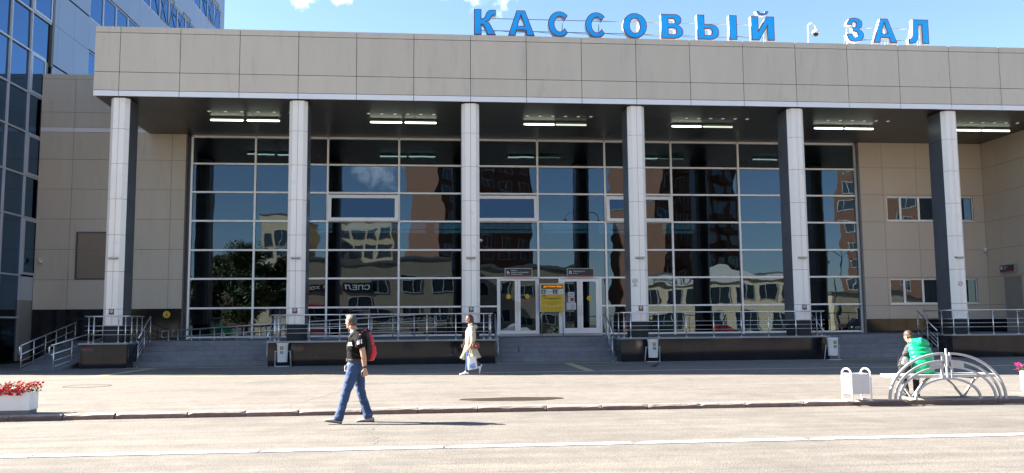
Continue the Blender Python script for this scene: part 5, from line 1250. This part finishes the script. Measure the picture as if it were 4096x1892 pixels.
def shoe(t, heel, toe, m, w=0.045, hgt=0.085, name='shoe', tilt=None):
    h, e = Vector(heel), Vector(toe); d = (e - h); L = d.length; d.normalize()
    side = Vector((-d.y, d.x, 0)).normalized(); upv = d.cross(side) * -1
    if upv.z < 0: upv = -upv
    F = Matrix((( d.x, side.x, upv.x, h.x), (d.y, side.y, upv.y, h.y), (d.z, side.z, upv.z, h.z), (0, 0, 0, 1)))
    mb = MB()
    prof = [(0.0, 0.030, 0.07), (0.06, 0.037, hgt), (0.12, 0.036, hgt * 0.95), (0.18, 0.042, 0.066), (0.24, 0.047, 0.052), (0.285, 0.040, 0.042), (0.30, 0.026, 0.034)]
    k = L / 0.30; n = 12; vs = []; fs = []
    for x, hw, zt in prof:
        hw *= w / 0.045
        for q in range(n):
            a = 2 * math.pi * q / n; z = zt * (0.5 + 0.5 * math.sin(a)); vs.append(F @ Vector((x * k, hw * math.cos(a) * (1 if z < zt * 0.6 else 0.85), max(0.012, z))))
    for i in range(len(prof) - 1):
        for q in range(n): fs.append((i * n + q, i * n + (q + 1) % n, (i + 1) * n + (q + 1) % n, (i + 1) * n + q))
    fs += [tuple(range(n)), tuple((len(prof) - 1) * n + q for q in range(n))]
    mb.add(vs, fs); o = mb.ob(name, m, t, True)
    mb = MB(); out = [(x * k, hw * 1.08 * w / 0.045) for x, hw, _ in prof]
    poly = [(x, y) for x, y in out] + [(x, -y) for x, y in reversed(out)]
    mb.prism(poly, 0.0, 0.016).xf(F).ob('sole', 'sole', o)
    return o
def decal(s, size, m, parent, host, x, z, ydir, off=0.004, ang=0.0, offset=0.0, wid=None):
    """Lettering laid on to a garment seen from -Y."""
    me = text_mesh(s, size, offset)
    if wid:
        xs = [v.co.x for v in me.vertices]; k = wid / (max(xs) - min(xs))
        for v in me.vertices: v.co.x *= k
    b = bmesh.new(); b.from_mesh(me); bmesh.ops.triangulate(b, faces=b.faces); bmesh.ops.subdivide_edges(b, edges=[e for e in b.edges if e.calc_length() > 0.02], cuts=2); bmesh.ops.triangulate(b, faces=b.faces); b.to_mesh(me); b.free()
    bm = bmesh.new(); bm.from_mesh(host.data); tr = BVHTree.FromBMesh(bm); bm.free()
    for v in me.vertices:
        xx = x + v.co.x * math.cos(ang) - v.co.y * math.sin(ang); zz = z + v.co.x * math.sin(ang) + v.co.y * math.cos(ang)
        hit = tr.ray_cast(Vector((xx, ydir, zz)), Vector((0, 1, 0)))
        y = hit[0].y - off if hit[0] is not None else ydir + 0.3
        v.co = (xx, y, zz)
    me.materials.append(MATS[m]); return link('lettering', me, parent)

# --- the man walking across the road
mn = thing('person', 'grey haired man in black T-shirt and blue jeans striding across the road', 'person', (-1.27, 15.0, 0))
b = MB()
hc = Vector((-1.318, 15.0, 1.695)); HR = Matrix.Rotation(R(-38), 4, 'Z')
HM = head(b, hc, HR, 0.98)
limb(b, [(-1.215, 15.0, 1.46), (-1.25, 15.0, 1.55), (-1.295, 15.0, 1.63)], [0.075, 0.062, 0.062], [0.09, 0.060, 0.058])
limb(b, [(-1.225, 15.0, 0.95), (-1.235, 15.0, 1.15), (-1.225, 15.0, 1.35), (-1.205, 15.0, 1.47)], [0.10, 0.10, 0.115, 0.08], [0.14, 0.135, 0.16, 0.13])
limb(b, [(-1.16, 14.835, 1.455), (-1.125, 14.80, 1.32), (-1.092, 14.785, 1.19), (-1.078, 14.79, 1.10), (-1.068, 14.80, 1.0), (-1.060, 14.805, 0.915)], [0.062, 0.056, 0.046, 0.047, 0.040, 0.029], [0.062, 0.054, 0.043, 0.043, 0.035, 0.026])
hand(b, (-1.060, 14.805, 0.915), (0.16, 0.0, -1), (-0.9, -0.35, -0.1), (-0.25, 0.9, 0.1), 1.02)
limb(b, [(-1.20, 15.17, 1.455), (-1.225, 15.215, 1.32), (-1.25, 15.23, 1.19), (-1.31, 15.20, 1.06), (-1.365, 15.16, 0.965)], [0.062, 0.055, 0.045, 0.042, 0.029], [0.062, 0.055, 0.045, 0.040, 0.027])
hand(b, (-1.365, 15.16, 0.965), (-0.35, -0.15, -0.95), (-0.7, -0.6, 0.25), (0.3, -0.8, -0.1), 1.0)
LL = [(-1.245, 14.905, 0.93), (-1.30, 14.885, 0.74), (-1.365, 14.87, 0.53), (-1.405, 14.865, 0.34), (-1.487, 14.86, 0.11)]
RL = [(-1.215, 15.095, 0.93), (-1.18, 15.11, 0.73), (-1.145, 15.12, 0.52), (-1.09, 15.125, 0.33), (-1.005, 15.13, 0.11)]
for P in (LL, RL): limb(b, P, [0.085, 0.075, 0.05, 0.045, 0.035])
skinned(b, 'body', 'skin', mn, 0.0055, 2)
face(HM, mn)
hb = MB(); MH = HM
ball(hb, (0.020, 0, 0.036), 0.107, 0.086, 0.102, MH, 18); ball(hb, (0.065, 0, -0.02), 0.055, 0.068, 0.055, MH); ball(hb, (-0.055, 0, 0.105), 0.045, 0.055, 0.03, MH)
inv = HM.inverted()
def hk(co):
    p = inv @ co
    return p.z > 0.045 + max(0, -(p.x + 0.03)) * 0.55 or (p.x > 0.030 and p.z > -0.065 - 0.2 * max(0, 0.06 - p.x) and not (abs(p.y) > 0.06 and p.z < 0.02 and p.x < 0.035)) or (p.x > -0.01 and p.z > 0.025)
skinned(hb, 'hair', 'hair_grey', mn, 0.006, 2, 0.004, 30, hk)
b = MB()
limb(b, [(-1.240, 15.0, 1.03), (-1.243, 15.0, 1.12), (-1.240, 15.0, 1.27), (-1.222, 15.0, 1.39), (-1.205, 15.0, 1.47), (-1.212, 15.0, 1.53)], [0.128, 0.132, 0.145, 0.145, 0.112, 0.068], [0.168, 0.165, 0.178, 0.195, 0.165, 0.082], 20)
limb(b, [(-1.19, 14.87, 1.465), (-1.148, 14.815, 1.40), (-1.128, 14.795, 1.285)], [0.088, 0.092, 0.088], [0.07, 0.078, 0.078])
limb(b, [(-1.20, 15.13, 1.465), (-1.22, 15.20, 1.38), (-1.235, 15.225, 1.27)], [0.085, 0.085, 0.080], [0.07, 0.078, 0.075])
shirt = skinned(b, 'tshirt', 'shirt_black', mn, 0.009, 3, 0.008, 9)
b = MB(); limb(b, [(-1.255, 15.0, 1.52), (-1.268, 15.0, 1.548)], [0.066, 0.064], [0.068, 0.062]); skinned(b, 'undershirt_collar', 'paper', mn, 0.006, 2)
decal('#1', 0.10, 'paper', mn, shirt, -1.140, 1.362, 14.5, 0.004, 0.08, 0.004, 0.088)
decal('NAL', 0.075, 'paper', mn, shirt, -1.318, 1.322, 14.5, 0.004, -0.03, 0.006, 0.10)
b = MB()
limb(b, [(-1.235, 15.0, 1.055), (-1.232, 15.0, 0.98), (-1.225, 15.0, 0.90)], [0.128, 0.132, 0.115], [0.162, 0.172, 0.165], 18)
limb(b, [(-1.245, 14.91, 0.95), (-1.278, 14.89, 0.80), (-1.325, 14.875, 0.66), (-1.372, 14.868, 0.53), (-1.405, 14.865, 0.38), (-1.445, 14.862, 0.24), (-1.492, 14.86, 0.085)], [0.118, 0.108, 0.095, 0.082, 0.073, 0.072, 0.080], [0.092, 0.092, 0.085, 0.075, 0.07, 0.068, 0.072], 16)
limb(b, [(-1.215, 15.09, 0.95), (-1.185, 15.105, 0.80), (-1.165, 15.115, 0.66), (-1.148, 15.12, 0.53), (-1.105, 15.125, 0.38), (-1.06, 15.128, 0.24), (-1.012, 15.13, 0.095)], [0.115, 0.104, 0.090, 0.074, 0.070, 0.075, 0.086], [0.092, 0.092, 0.085, 0.072, 0.07, 0.068, 0.072], 16)
skinned(b, 'jeans', 'jeans', mn, 0.009, 3, 0.009, 8, None, (1.2, 1.2, 1.6))
b = MB(); limb(b, [(-1.236, 15.0, 1.035), (-1.238, 15.0, 1.07)], [0.136, 0.137], [0.174, 0.174], 22); bl = skinned(b, 'belt', 'black_plastic', mn, 0.008, 1)
bx('buckle', 'steel', bl, -1.385, 14.95, 1.035, -1.37, 15.05, 1.08)
b = MB(); limb(b, [(-1.064, 14.803, 0.955), (-1.061, 14.804, 0.935)], [0.037, 0.037], [0.034, 0.034]); skinned(b, 'wristband', 'black_plastic', mn, 0.006, 1)
shoe(mn, (-1.435, 14.86, 0.005), (-1.73, 14.86, 0.055), 'shoe_grey')
shoe(mn, (-0.915, 15.13, 0.0), (-1.225, 15.13, 0.0), 'shoe_grey')
bp = thing('backpack', 'red and black backpack worn by the man crossing the road', 'backpack', (-1.0, 15.0, 1.04))
b = MB(); limb(b, [(-1.02, 15.0, 1.075), (-1.008, 15.0, 1.20), (-1.015, 15.0, 1.36), (-1.05, 15.0, 1.49), (-1.075, 15.0, 1.54)], [0.075, 0.088, 0.088, 0.07, 0.04], [0.13, 0.15, 0.15, 0.13, 0.09]); skinned(b, 'main_pouch', 'black_cloth', bp, 0.009, 2, 0.004, 12)
b = MB(); limb(b, [(-0.965, 15.0, 1.07), (-0.935, 15.0, 1.17), (-0.942, 15.0, 1.27), (-0.962, 15.0, 1.32)], [0.055, 0.062, 0.052, 0.035], [0.128, 0.138, 0.128, 0.10]); skinned(b, 'front_pocket', 'red_cloth', bp, 0.008, 2, 0.004, 14)
b = MB(); limb(b, [(-0.955, 15.0, 1.30), (-0.965, 15.0, 1.40), (-1.005, 15.0, 1.50)], [0.040, 0.040, 0.03], [0.125, 0.125, 0.10]); skinned(b, 'upper_pocket', 'red_cloth', bp, 0.008, 2, 0.003, 14)
b = MB(); limb(b, [(-1.10, 14.985, 1.545), (-1.06, 14.985, 1.55)], [0.022, 0.024], [0.09, 0.09]); skinned(b, 'top_patch', 'red_cloth', bp, 0.007, 1)
MB().tube([(-1.10, 15.0, 1.545), (-1.09, 15.0, 1.60), (-1.03, 15.0, 1.60), (-1.01, 15.0, 1.53)], 0.010, 8).ob('grab_handle', 'black_cloth', bp, True)
for s in (-1, 1):
    MB().tube([(-1.09, 15 + s * 0.10, 1.53), (-1.16, 15 + s * 0.105, 1.565), (-1.26, 15 + s * 0.11, 1.545), (-1.335, 15 + s * 0.115, 1.46), (-1.365, 15 + s * 0.14, 1.36), (-1.33, 15 + s * 0.18, 1.24), (-1.2, 15 + s * 0.19, 1.14), (-1.05, 15 + s * 0.13, 1.10)], 0.016, 8, True, 0.007).ob('strap', 'black_cloth', bp, True)

# --- the woman in the coat
wm = thing('person', 'auburn haired woman in a long khaki coat and white sneakers walking past the platform', 'person', (1.25, 26.75, PZ))
WYY = 26.75
b = MB()
WH = head(b, Vector((1.238, WYY, 1.80)), Matrix.Rotation(R(17), 4, 'Z'), 1.0)
limb(b, [(1.285, WYY, 1.57), (1.275, WYY, 1.64), (1.262, WYY, 1.72)], [0.06, 0.05, 0.05], [0.07, 0.05, 0.05])
limb(b, [(1.27, WYY, 1.0), (1.275, WYY, 1.2), (1.29, WYY, 1.42), (1.29, WYY, 1.55)], [0.11, 0.10, 0.11, 0.07], [0.14, 0.13, 0.14, 0.10])
limb(b, [(1.32, WYY - 0.17, 1.52), (1.345, WYY - 0.21, 1.34), (1.35, WYY - 0.22, 1.20), (1.315, WYY - 0.225, 1.07), (1.275, WYY - 0.225, 0.985)], [0.055, 0.05, 0.043, 0.038, 0.026])
hand(b, (1.275, WYY - 0.225, 0.985), (-0.3, 0, -1), (-0.9, 0.1, 0.2), (0.1, 0.9, 0.0), 0.95)
limb(b, [(1.28, WYY + 0.17, 1.52), (1.23, WYY + 0.22, 1.34), (1.20, WYY + 0.22, 1.2), (1.13, WYY + 0.2, 1.1), (1.08, WYY + 0.18, 1.03)], [0.055, 0.05, 0.043, 0.038, 0.026])
hand(b, (1.08, WYY + 0.18, 1.03), (-0.5, 0, -1), (-0.8, -0.4, 0.2), (0.2, -0.9, 0.0), 0.95)
WL = [(1.25, WYY - 0.08, 0.95), (1.225, WYY - 0.08, 0.75), (1.20, WYY - 0.08, 0.58), (1.185, WYY - 0.08, 0.40), (1.165, WYY - 0.08, 0.22)]
WR = [(1.29, WYY + 0.08, 0.95), (1.345, WYY + 0.08, 0.75), (1.385, WYY + 0.08, 0.58), (1.47, WYY + 0.08, 0.47), (1.58, WYY + 0.08, 0.375)]
for P in (WL, WR): limb(b, P, [0.085, 0.07, 0.05, 0.045, 0.034])
skinned(b, 'body', 'skin', wm, 0.0065, 2)
face(WH, wm)
hb = MB(); ball(hb, (0.022, 0, 0.035), 0.112, 0.092, 0.102, WH, 18)
limb(hb, [WH @ Vector(p) for p in ((0.035, 0, 0.05), (0.056, 0, -0.04), (0.056, 0, -0.125))], [0.108, 0.108, 0.10], [0.092, 0.10, 0.10])
wi_ = WH.inverted()
skinned(hb, 'hair', 'hair_auburn', wm, 0.007, 2, 0.005, 20, lambda co: (lambda p: p.z > 0.058 + max(0, -p.x - 0.03) * 0.5 or p.x > -0.012 + max(0, -p.z) * 0.05)(wi_ @ co))
b = MB()
limb(b, [(1.265, WYY, 0.86), (1.27, WYY, 1.05), (1.28, WYY, 1.22), (1.29, WYY, 1.40), (1.305, WYY, 1.52), (1.295, WYY, 1.60)], [0.175, 0.15, 0.158, 0.165, 0.12, 0.075], [0.20, 0.175, 0.18, 0.195, 0.165, 0.085], 20)
limb(b, [(1.32, WYY, 0.98), (1.36, WYY - 0.02, 0.78), (1.42, WYY - 0.03, 0.575)], [0.14, 0.165, 0.205], [0.17, 0.19, 0.20], 18, end=False)
limb(b, [(1.21, WYY + 0.06, 0.98), (1.14, WYY + 0.09, 0.78), (1.045, WYY + 0.10, 0.575)], [0.10, 0.095, 0.098], [0.11, 0.11, 0.11], 16, end=False)
limb(b, [(1.315, WYY - 0.14, 1.52), (1.34, WYY - 0.205, 1.38), (1.352, WYY - 0.225, 1.22), (1.325, WYY - 0.23, 1.095)], [0.085, 0.085, 0.085, 0.078], [0.08, 0.075, 0.08, 0.072])
limb(b, [(1.29, WYY + 0.14, 1.52), (1.235, WYY + 0.21, 1.36), (1.20, WYY + 0.22, 1.2), (1.14, WYY + 0.205, 1.11)], [0.085, 0.08, 0.08, 0.072])
ball(b, (1.40, WYY, 1.55), 0.098, 0.13, 0.082); limb(b, [(1.235, WYY, 1.60), (1.33, WYY, 1.655)], [0.04, 0.05], [0.09, 0.10])
skinned(b, 'coat', 'coat_khaki', wm, 0.010, 2, 0.014, 11, None, (1.7, 1.7, 0.45))
b = MB()
for P in (WL, WR): limb(b, P, [0.10, 0.082, 0.065, 0.055, 0.05], None, 14)
skinned(b, 'jeans', 'jeans', wm, 0.009, 2, 0.006, 10)
shoe(wm, (1.225, WYY - 0.08, PZ), (0.935, WYY - 0.08, PZ), 'shoe_white', 0.05, 0.13)
shoe(wm, (1.665, WYY + 0.08, 0.40), (1.585, WYY + 0.08, PZ + 0.02), 'shoe_white', 0.05, 0.13)
tb = thing('tote_bag', 'white tote bag with blue and pink print held by the woman in the coat', 'bag', (1.3, WYY - 0.26, 0.25))
b = MB()
ty = WYY - 0.30
nx, nz = 8, 10; vs = []; fs = []
for sgn in (-1, 1):
    for i in range(nx + 1):
        for j in range(nz + 1):
            u, v = i / nx, j / nz; xx = 1.185 + 0.24 * u + 0.055 * (1 - v) * (u + 0.1); zz = 0.665 - 0.42 * (1 - v) + 0.06 * u * (1 - v)
            bul = 0.035 * math.sin(math.pi * u) * math.sin(math.pi * min(1, 0.15 + 0.85 * (1 - v)) * 0.9) + 0.004 * mnoise.noise(Vector((xx * 9, zz * 9, sgn)))
            vs.append((xx, ty + sgn * (bul + 0.002), zz))
n0 = (nx + 1) * (nz + 1)
for q in (0, n0):
    for i in range(nx):
        for j in range(nz): a = q + i * (nz + 1) + j; fs.append((a, a + 1, a + nz + 2, a + nz + 1))
for i in range(nx): a = i * (nz + 1); fs.append((a, a + nz + 1, a + nz + 1 + n0, a + n0))
for j in range(nz):
    for a in (j, nx * (nz + 1) + j): fs.append((a, a + 1, a + 1 + n0, a + n0))
bag = b.add(vs, fs).ob('pouch', 'canvas', tb, True)
for cc, cx_, cz_, rx, rz in (('print_blue', 1.335, 0.37, 0.095, 0.075), ('print_pink', 1.375, 0.43, 0.05, 0.05)):
    vs = []; n = 26
    bm_ = bmesh.new(); bm_.from_mesh(bag.data); tr = BVHTree.FromBMesh(bm_); bm_.free()
    for rr in (0.0, 0.55, 1.0):
        for k in range(n):
            a = 2 * math.pi * k / n; q = rr * (1 + 0.3 * mnoise.noise(Vector((math.cos(a) * 2, math.sin(a) * 2, cx_ * 9)))); xx, zz = cx_ + rx * q * math.cos(a), cz_ + rz * q * math.sin(a)
            h_ = tr.ray_cast(Vector((xx, ty - 0.5, zz)), Vector((0, 1, 0))); vs.append((xx, (h_[0].y if h_[0] is not None else ty) - (0.003 if cc == 'print_blue' else 0.005), zz))
    MB().add(vs, [(r_ * n + k, r_ * n + (k + 1) % n, (r_ + 1) * n + (k + 1) % n, (r_ + 1) * n + k) for r_ in range(2) for k in range(n)]).ob('print', cc, tb)
for s in (-1, 1):
    MB().tube([(1.21, ty + s * 0.004, 0.66), (1.245, ty + 0.02 + s * 0.004, 0.80), (1.262, ty + 0.06 + s * 0.006, 0.92), (1.30, ty + 0.02 + s * 0.004, 0.80), (1.37, ty + s * 0.004, 0.66)], 0.013, 8, True, 0.004).ob('strap', 'canvas', tb, True)
hbag = thing('shoulder_bag', 'small brown leather shoulder bag at the hip of the woman', 'bag', (1.44, WYY - 0.26, 0.88))
b = MB(); limb(b, [(1.34, WYY - 0.275, 0.985), (1.40, WYY - 0.29, 0.985), (1.48, WYY - 0.29, 0.99), (1.53, WYY - 0.275, 0.995)], [0.075, 0.10, 0.10, 0.07], [0.03, 0.04, 0.04, 0.03], 16); skinned(b, 'pouch', 'leather_brown', hbag, 0.008, 2)
b = MB(); limb(b, [(1.345, WYY - 0.305, 1.02), (1.44, WYY - 0.325, 1.02), (1.525, WYY - 0.305, 1.025)], [0.05, 0.062, 0.05], [0.014, 0.016, 0.014]); skinned(b, 'flap', 'leather_brown', hbag, 0.006, 2)
MB().lathe([(0.014, 0), (0.014, 0.01)], 12).ob('clasp', 'steel', hbag, M=Matrix.Translation((1.43, WYY - 0.34, 0.985)) @ Matrix.Rotation(R(90), 4, 'X'))
MB().tube([(1.52, WYY - 0.24, 1.05), (1.46, WYY - 0.2, 1.3), (1.36, WYY - 0.12, 1.6), (1.26, WYY - 0.05, 1.585), (1.14, WYY + 0.08, 1.4)], 0.009, 6).ob('strap', 'leather_brown', hbag, True)

# --- the man sitting on the bench, seen from behind
sm = thing('person', 'fair haired man in green padded vest sitting hunched on the bench, seen from behind', 'person', (9.85, 16.62, PZ))
b = MB()
SR = Matrix.Rotation(R(-90 + 14), 4, 'Z') @ Matrix.Rotation(R(-32), 4, 'Y')
SH = head(b, Vector((9.735, 16.90, 1.305)), SR, 0.97)
limb(b, [(9.80, 16.79, 1.16), (9.775, 16.83, 1.22), (9.755, 16.87, 1.28)], [0.07, 0.055, 0.055], [0.065, 0.055, 0.055])
limb(b, [(9.86, 16.60, 0.66), (9.86, 16.64, 0.85), (9.85, 16.70, 1.02), (9.83, 16.77, 1.13)], [0.15, 0.14, 0.15, 0.12], [0.11, 0.11, 0.12, 0.09])
limb(b, [(9.66, 16.77, 1.10), (9.625, 16.80, 0.99), (9.60, 16.83, 0.90), (9.625, 16.92, 0.84), (9.665, 17.0, 0.80)], [0.055, 0.05, 0.043, 0.038, 0.028], None, 14, (1, 0, 0))
hand(b, (9.665, 17.0, 0.80), (0.3, 0.8, -0.4), (0.2, 0.3, 0.9), (0.9, -0.2, 0), 0.95)
limb(b, [(10.03, 16.77, 1.10), (10.06, 16.84, 0.98), (10.05, 16.93, 0.88), (9.96, 17.02, 0.84), (9.87, 17.07, 0.81)], [0.055, 0.05, 0.043, 0.038, 0.028], None, 14, (0, 0, 1))
hand(b, (9.87, 17.07, 0.81), (-0.9, 0.3, -0.2), (0.2, 0.4, 0.9), (-0.3, -0.9, 0), 0.95)
SL = [(9.77, 16.62, 0.69), (9.72, 16.82, 0.69), (9.65, 17.03, 0.665), (9.66, 17.03, 0.50), (9.68, 17.0, 0.22)]
SRR = [(9.96, 16.62, 0.69), (9.955, 16.82, 0.69), (9.94, 17.05, 0.665), (9.925, 17.03, 0.50), (9.91, 17.0, 0.22)]
for P in (SL, SRR): limb(b, P, [0.075, 0.07, 0.055, 0.045, 0.035], None, 12, (1, 0, 0))
skinned(b, 'body', 'skin', sm, 0.0055, 2)
face(SH, sm)
hb = MB(); ball(hb, (0.020, 0, 0.036), 0.107, 0.086, 0.104, SH, 18); ball(hb, (0.06, 0, -0.02), 0.055, 0.068, 0.06, SH)
si = SH.inverted()
skinned(hb, 'hair', 'hair_fair', sm, 0.006, 2, 0.004, 30, lambda co: (lambda p: p.z > 0.05 or (p.x > 0.02 and p.z > -0.065) or (p.x > -0.02 and p.z > 0.02))(si @ co))
b = MB()      # padded vest: quilted rolls one above the other
rolls = [(0.635, 9.84, 16.60, 0.215, 0.165), (0.715, 9.84, 16.605, 0.225, 0.17), (0.80, 9.845, 16.615, 0.228, 0.172), (0.885, 9.845, 16.63, 0.232, 0.172), (0.97, 9.845, 16.655, 0.235, 0.170), (1.05, 9.835, 16.69, 0.228, 0.162), (1.12, 9.82, 16.735, 0.205, 0.14)]
for z, x_, y_, rx, ry in rolls:
    n = 26; vs = []; fs = []; prof = [(-0.052, 0.90), (-0.030, 0.985), (0.0, 1.0), (0.030, 0.985), (0.052, 0.90)]
    for dz, k in prof: vs += [(x_ + rx * k * math.cos(2 * math.pi * q / n), y_ + ry * k * math.sin(2 * math.pi * q / n), z + dz + 0.010 * mnoise.noise(Vector((q * 0.7, z * 9, 1)))) for q in range(n)]
    for i in range(4):
        for q in range(n): fs.append((i * n + q, i * n + (q + 1) % n, (i + 1) * n + (q + 1) % n, (i + 1) * n + q))
    fs += [tuple(range(n - 1, -1, -1)), tuple(4 * n + q for q in range(n))]; b.add(vs, fs)
limb(b, [(9.84, 16.70, 1.08), (9.82, 16.76, 1.17), (9.80, 16.80, 1.215)], [0.20, 0.165, 0.095], [0.13, 0.11, 0.08], 18)
skinned(b, 'padded_vest', 'vest_green', sm, 0.008, 1, 0.004, 14)
b = MB(); limb(b, [(9.72, 16.75, 1.20), (9.84, 16.66, 1.205), (9.97, 16.67, 1.16)], [0.065, 0.095, 0.075], [0.08, 0.10, 0.08]); skinned(b, 'hood', 'vest_green', sm, 0.008, 2, 0.008, 14)
b = MB(); limb(b, [(9.665, 16.76, 1.105), (9.635, 16.79, 1.02), (9.61, 16.825, 0.945)], [0.075, 0.072, 0.066], None, 14, (1, 0, 0)); limb(b, [(10.02, 16.77, 1.10), (10.05, 16.83, 1.0), (10.055, 16.90, 0.92)], [0.075, 0.072, 0.066], None, 14, (1, 0, 0)); skinned(b, 'tshirt', 'shirt_grey', sm, 0.008, 2, 0.006, 12)
b = MB()
for P in (SL, SRR): limb(b, P, [0.095, 0.088, 0.074, 0.064, 0.062], None, 14, (1, 0, 0))
limb(b, [(9.76, 16.60, 0.675), (9.97, 16.60, 0.675)], [0.075, 0.075], [0.11, 0.11], 14)
skinned(b, 'trousers', 'trouser_dark', sm, 0.009, 2, 0.006, 10)
shoe(sm, (9.665, 16.94, PZ), (9.715, 17.22, PZ), 'black_cloth', 0.048, 0.09)
shoe(sm, (9.905, 16.93, PZ), (9.925, 17.21, PZ), 'black_cloth', 0.048, 0.09)
rk = thing('backpack', 'black and silver backpack standing on the bench beside the seated man', 'backpack', (9.46, 16.62, 0.6))
b = MB(); limb(b, [(9.46, 16.62, 0.655), (9.455, 16.62, 0.75), (9.465, 16.63, 0.86), (9.48, 16.64, 0.93)], [0.125, 0.13, 0.10, 0.05], [0.09, 0.095, 0.08, 0.05]); skinned(b, 'main_pouch', 'black_cloth', rk, 0.008, 2, 0.008, 12)
b = MB(); limb(b, [(9.43, 16.545, 0.77), (9.445, 16.55, 0.84), (9.46, 16.57, 0.905)], [0.075, 0.07, 0.04], [0.03, 0.03, 0.025]); skinned(b, 'front_panel', 'silver_cloth', rk, 0.007, 2, 0.006, 16)
b = MB(); limb(b, [(9.40, 16.54, 0.66), (9.54, 16.54, 0.67)], [0.045, 0.045], [0.03, 0.03]); skinned(b, 'pocket', 'black_cloth', rk, 0.007, 2)
MB().tube([(9.45, 16.60, 0.94), (9.46, 16.60, 0.985), (9.51, 16.60, 0.98), (9.52, 16.60, 0.93)], 0.009, 8).ob('grab_handle', 'black_cloth', rk, True)
for s in (-1, 1): MB().tube([(9.47 + s * 0.05, 16.70, 0.93), (9.48 + s * 0.07, 16.76, 0.85), (9.48 + s * 0.08, 16.74, 0.70), (9.47 + s * 0.09, 16.68, 0.645)], 0.012, 8, True, 0.006).ob('strap', 'black_cloth', rk, True)
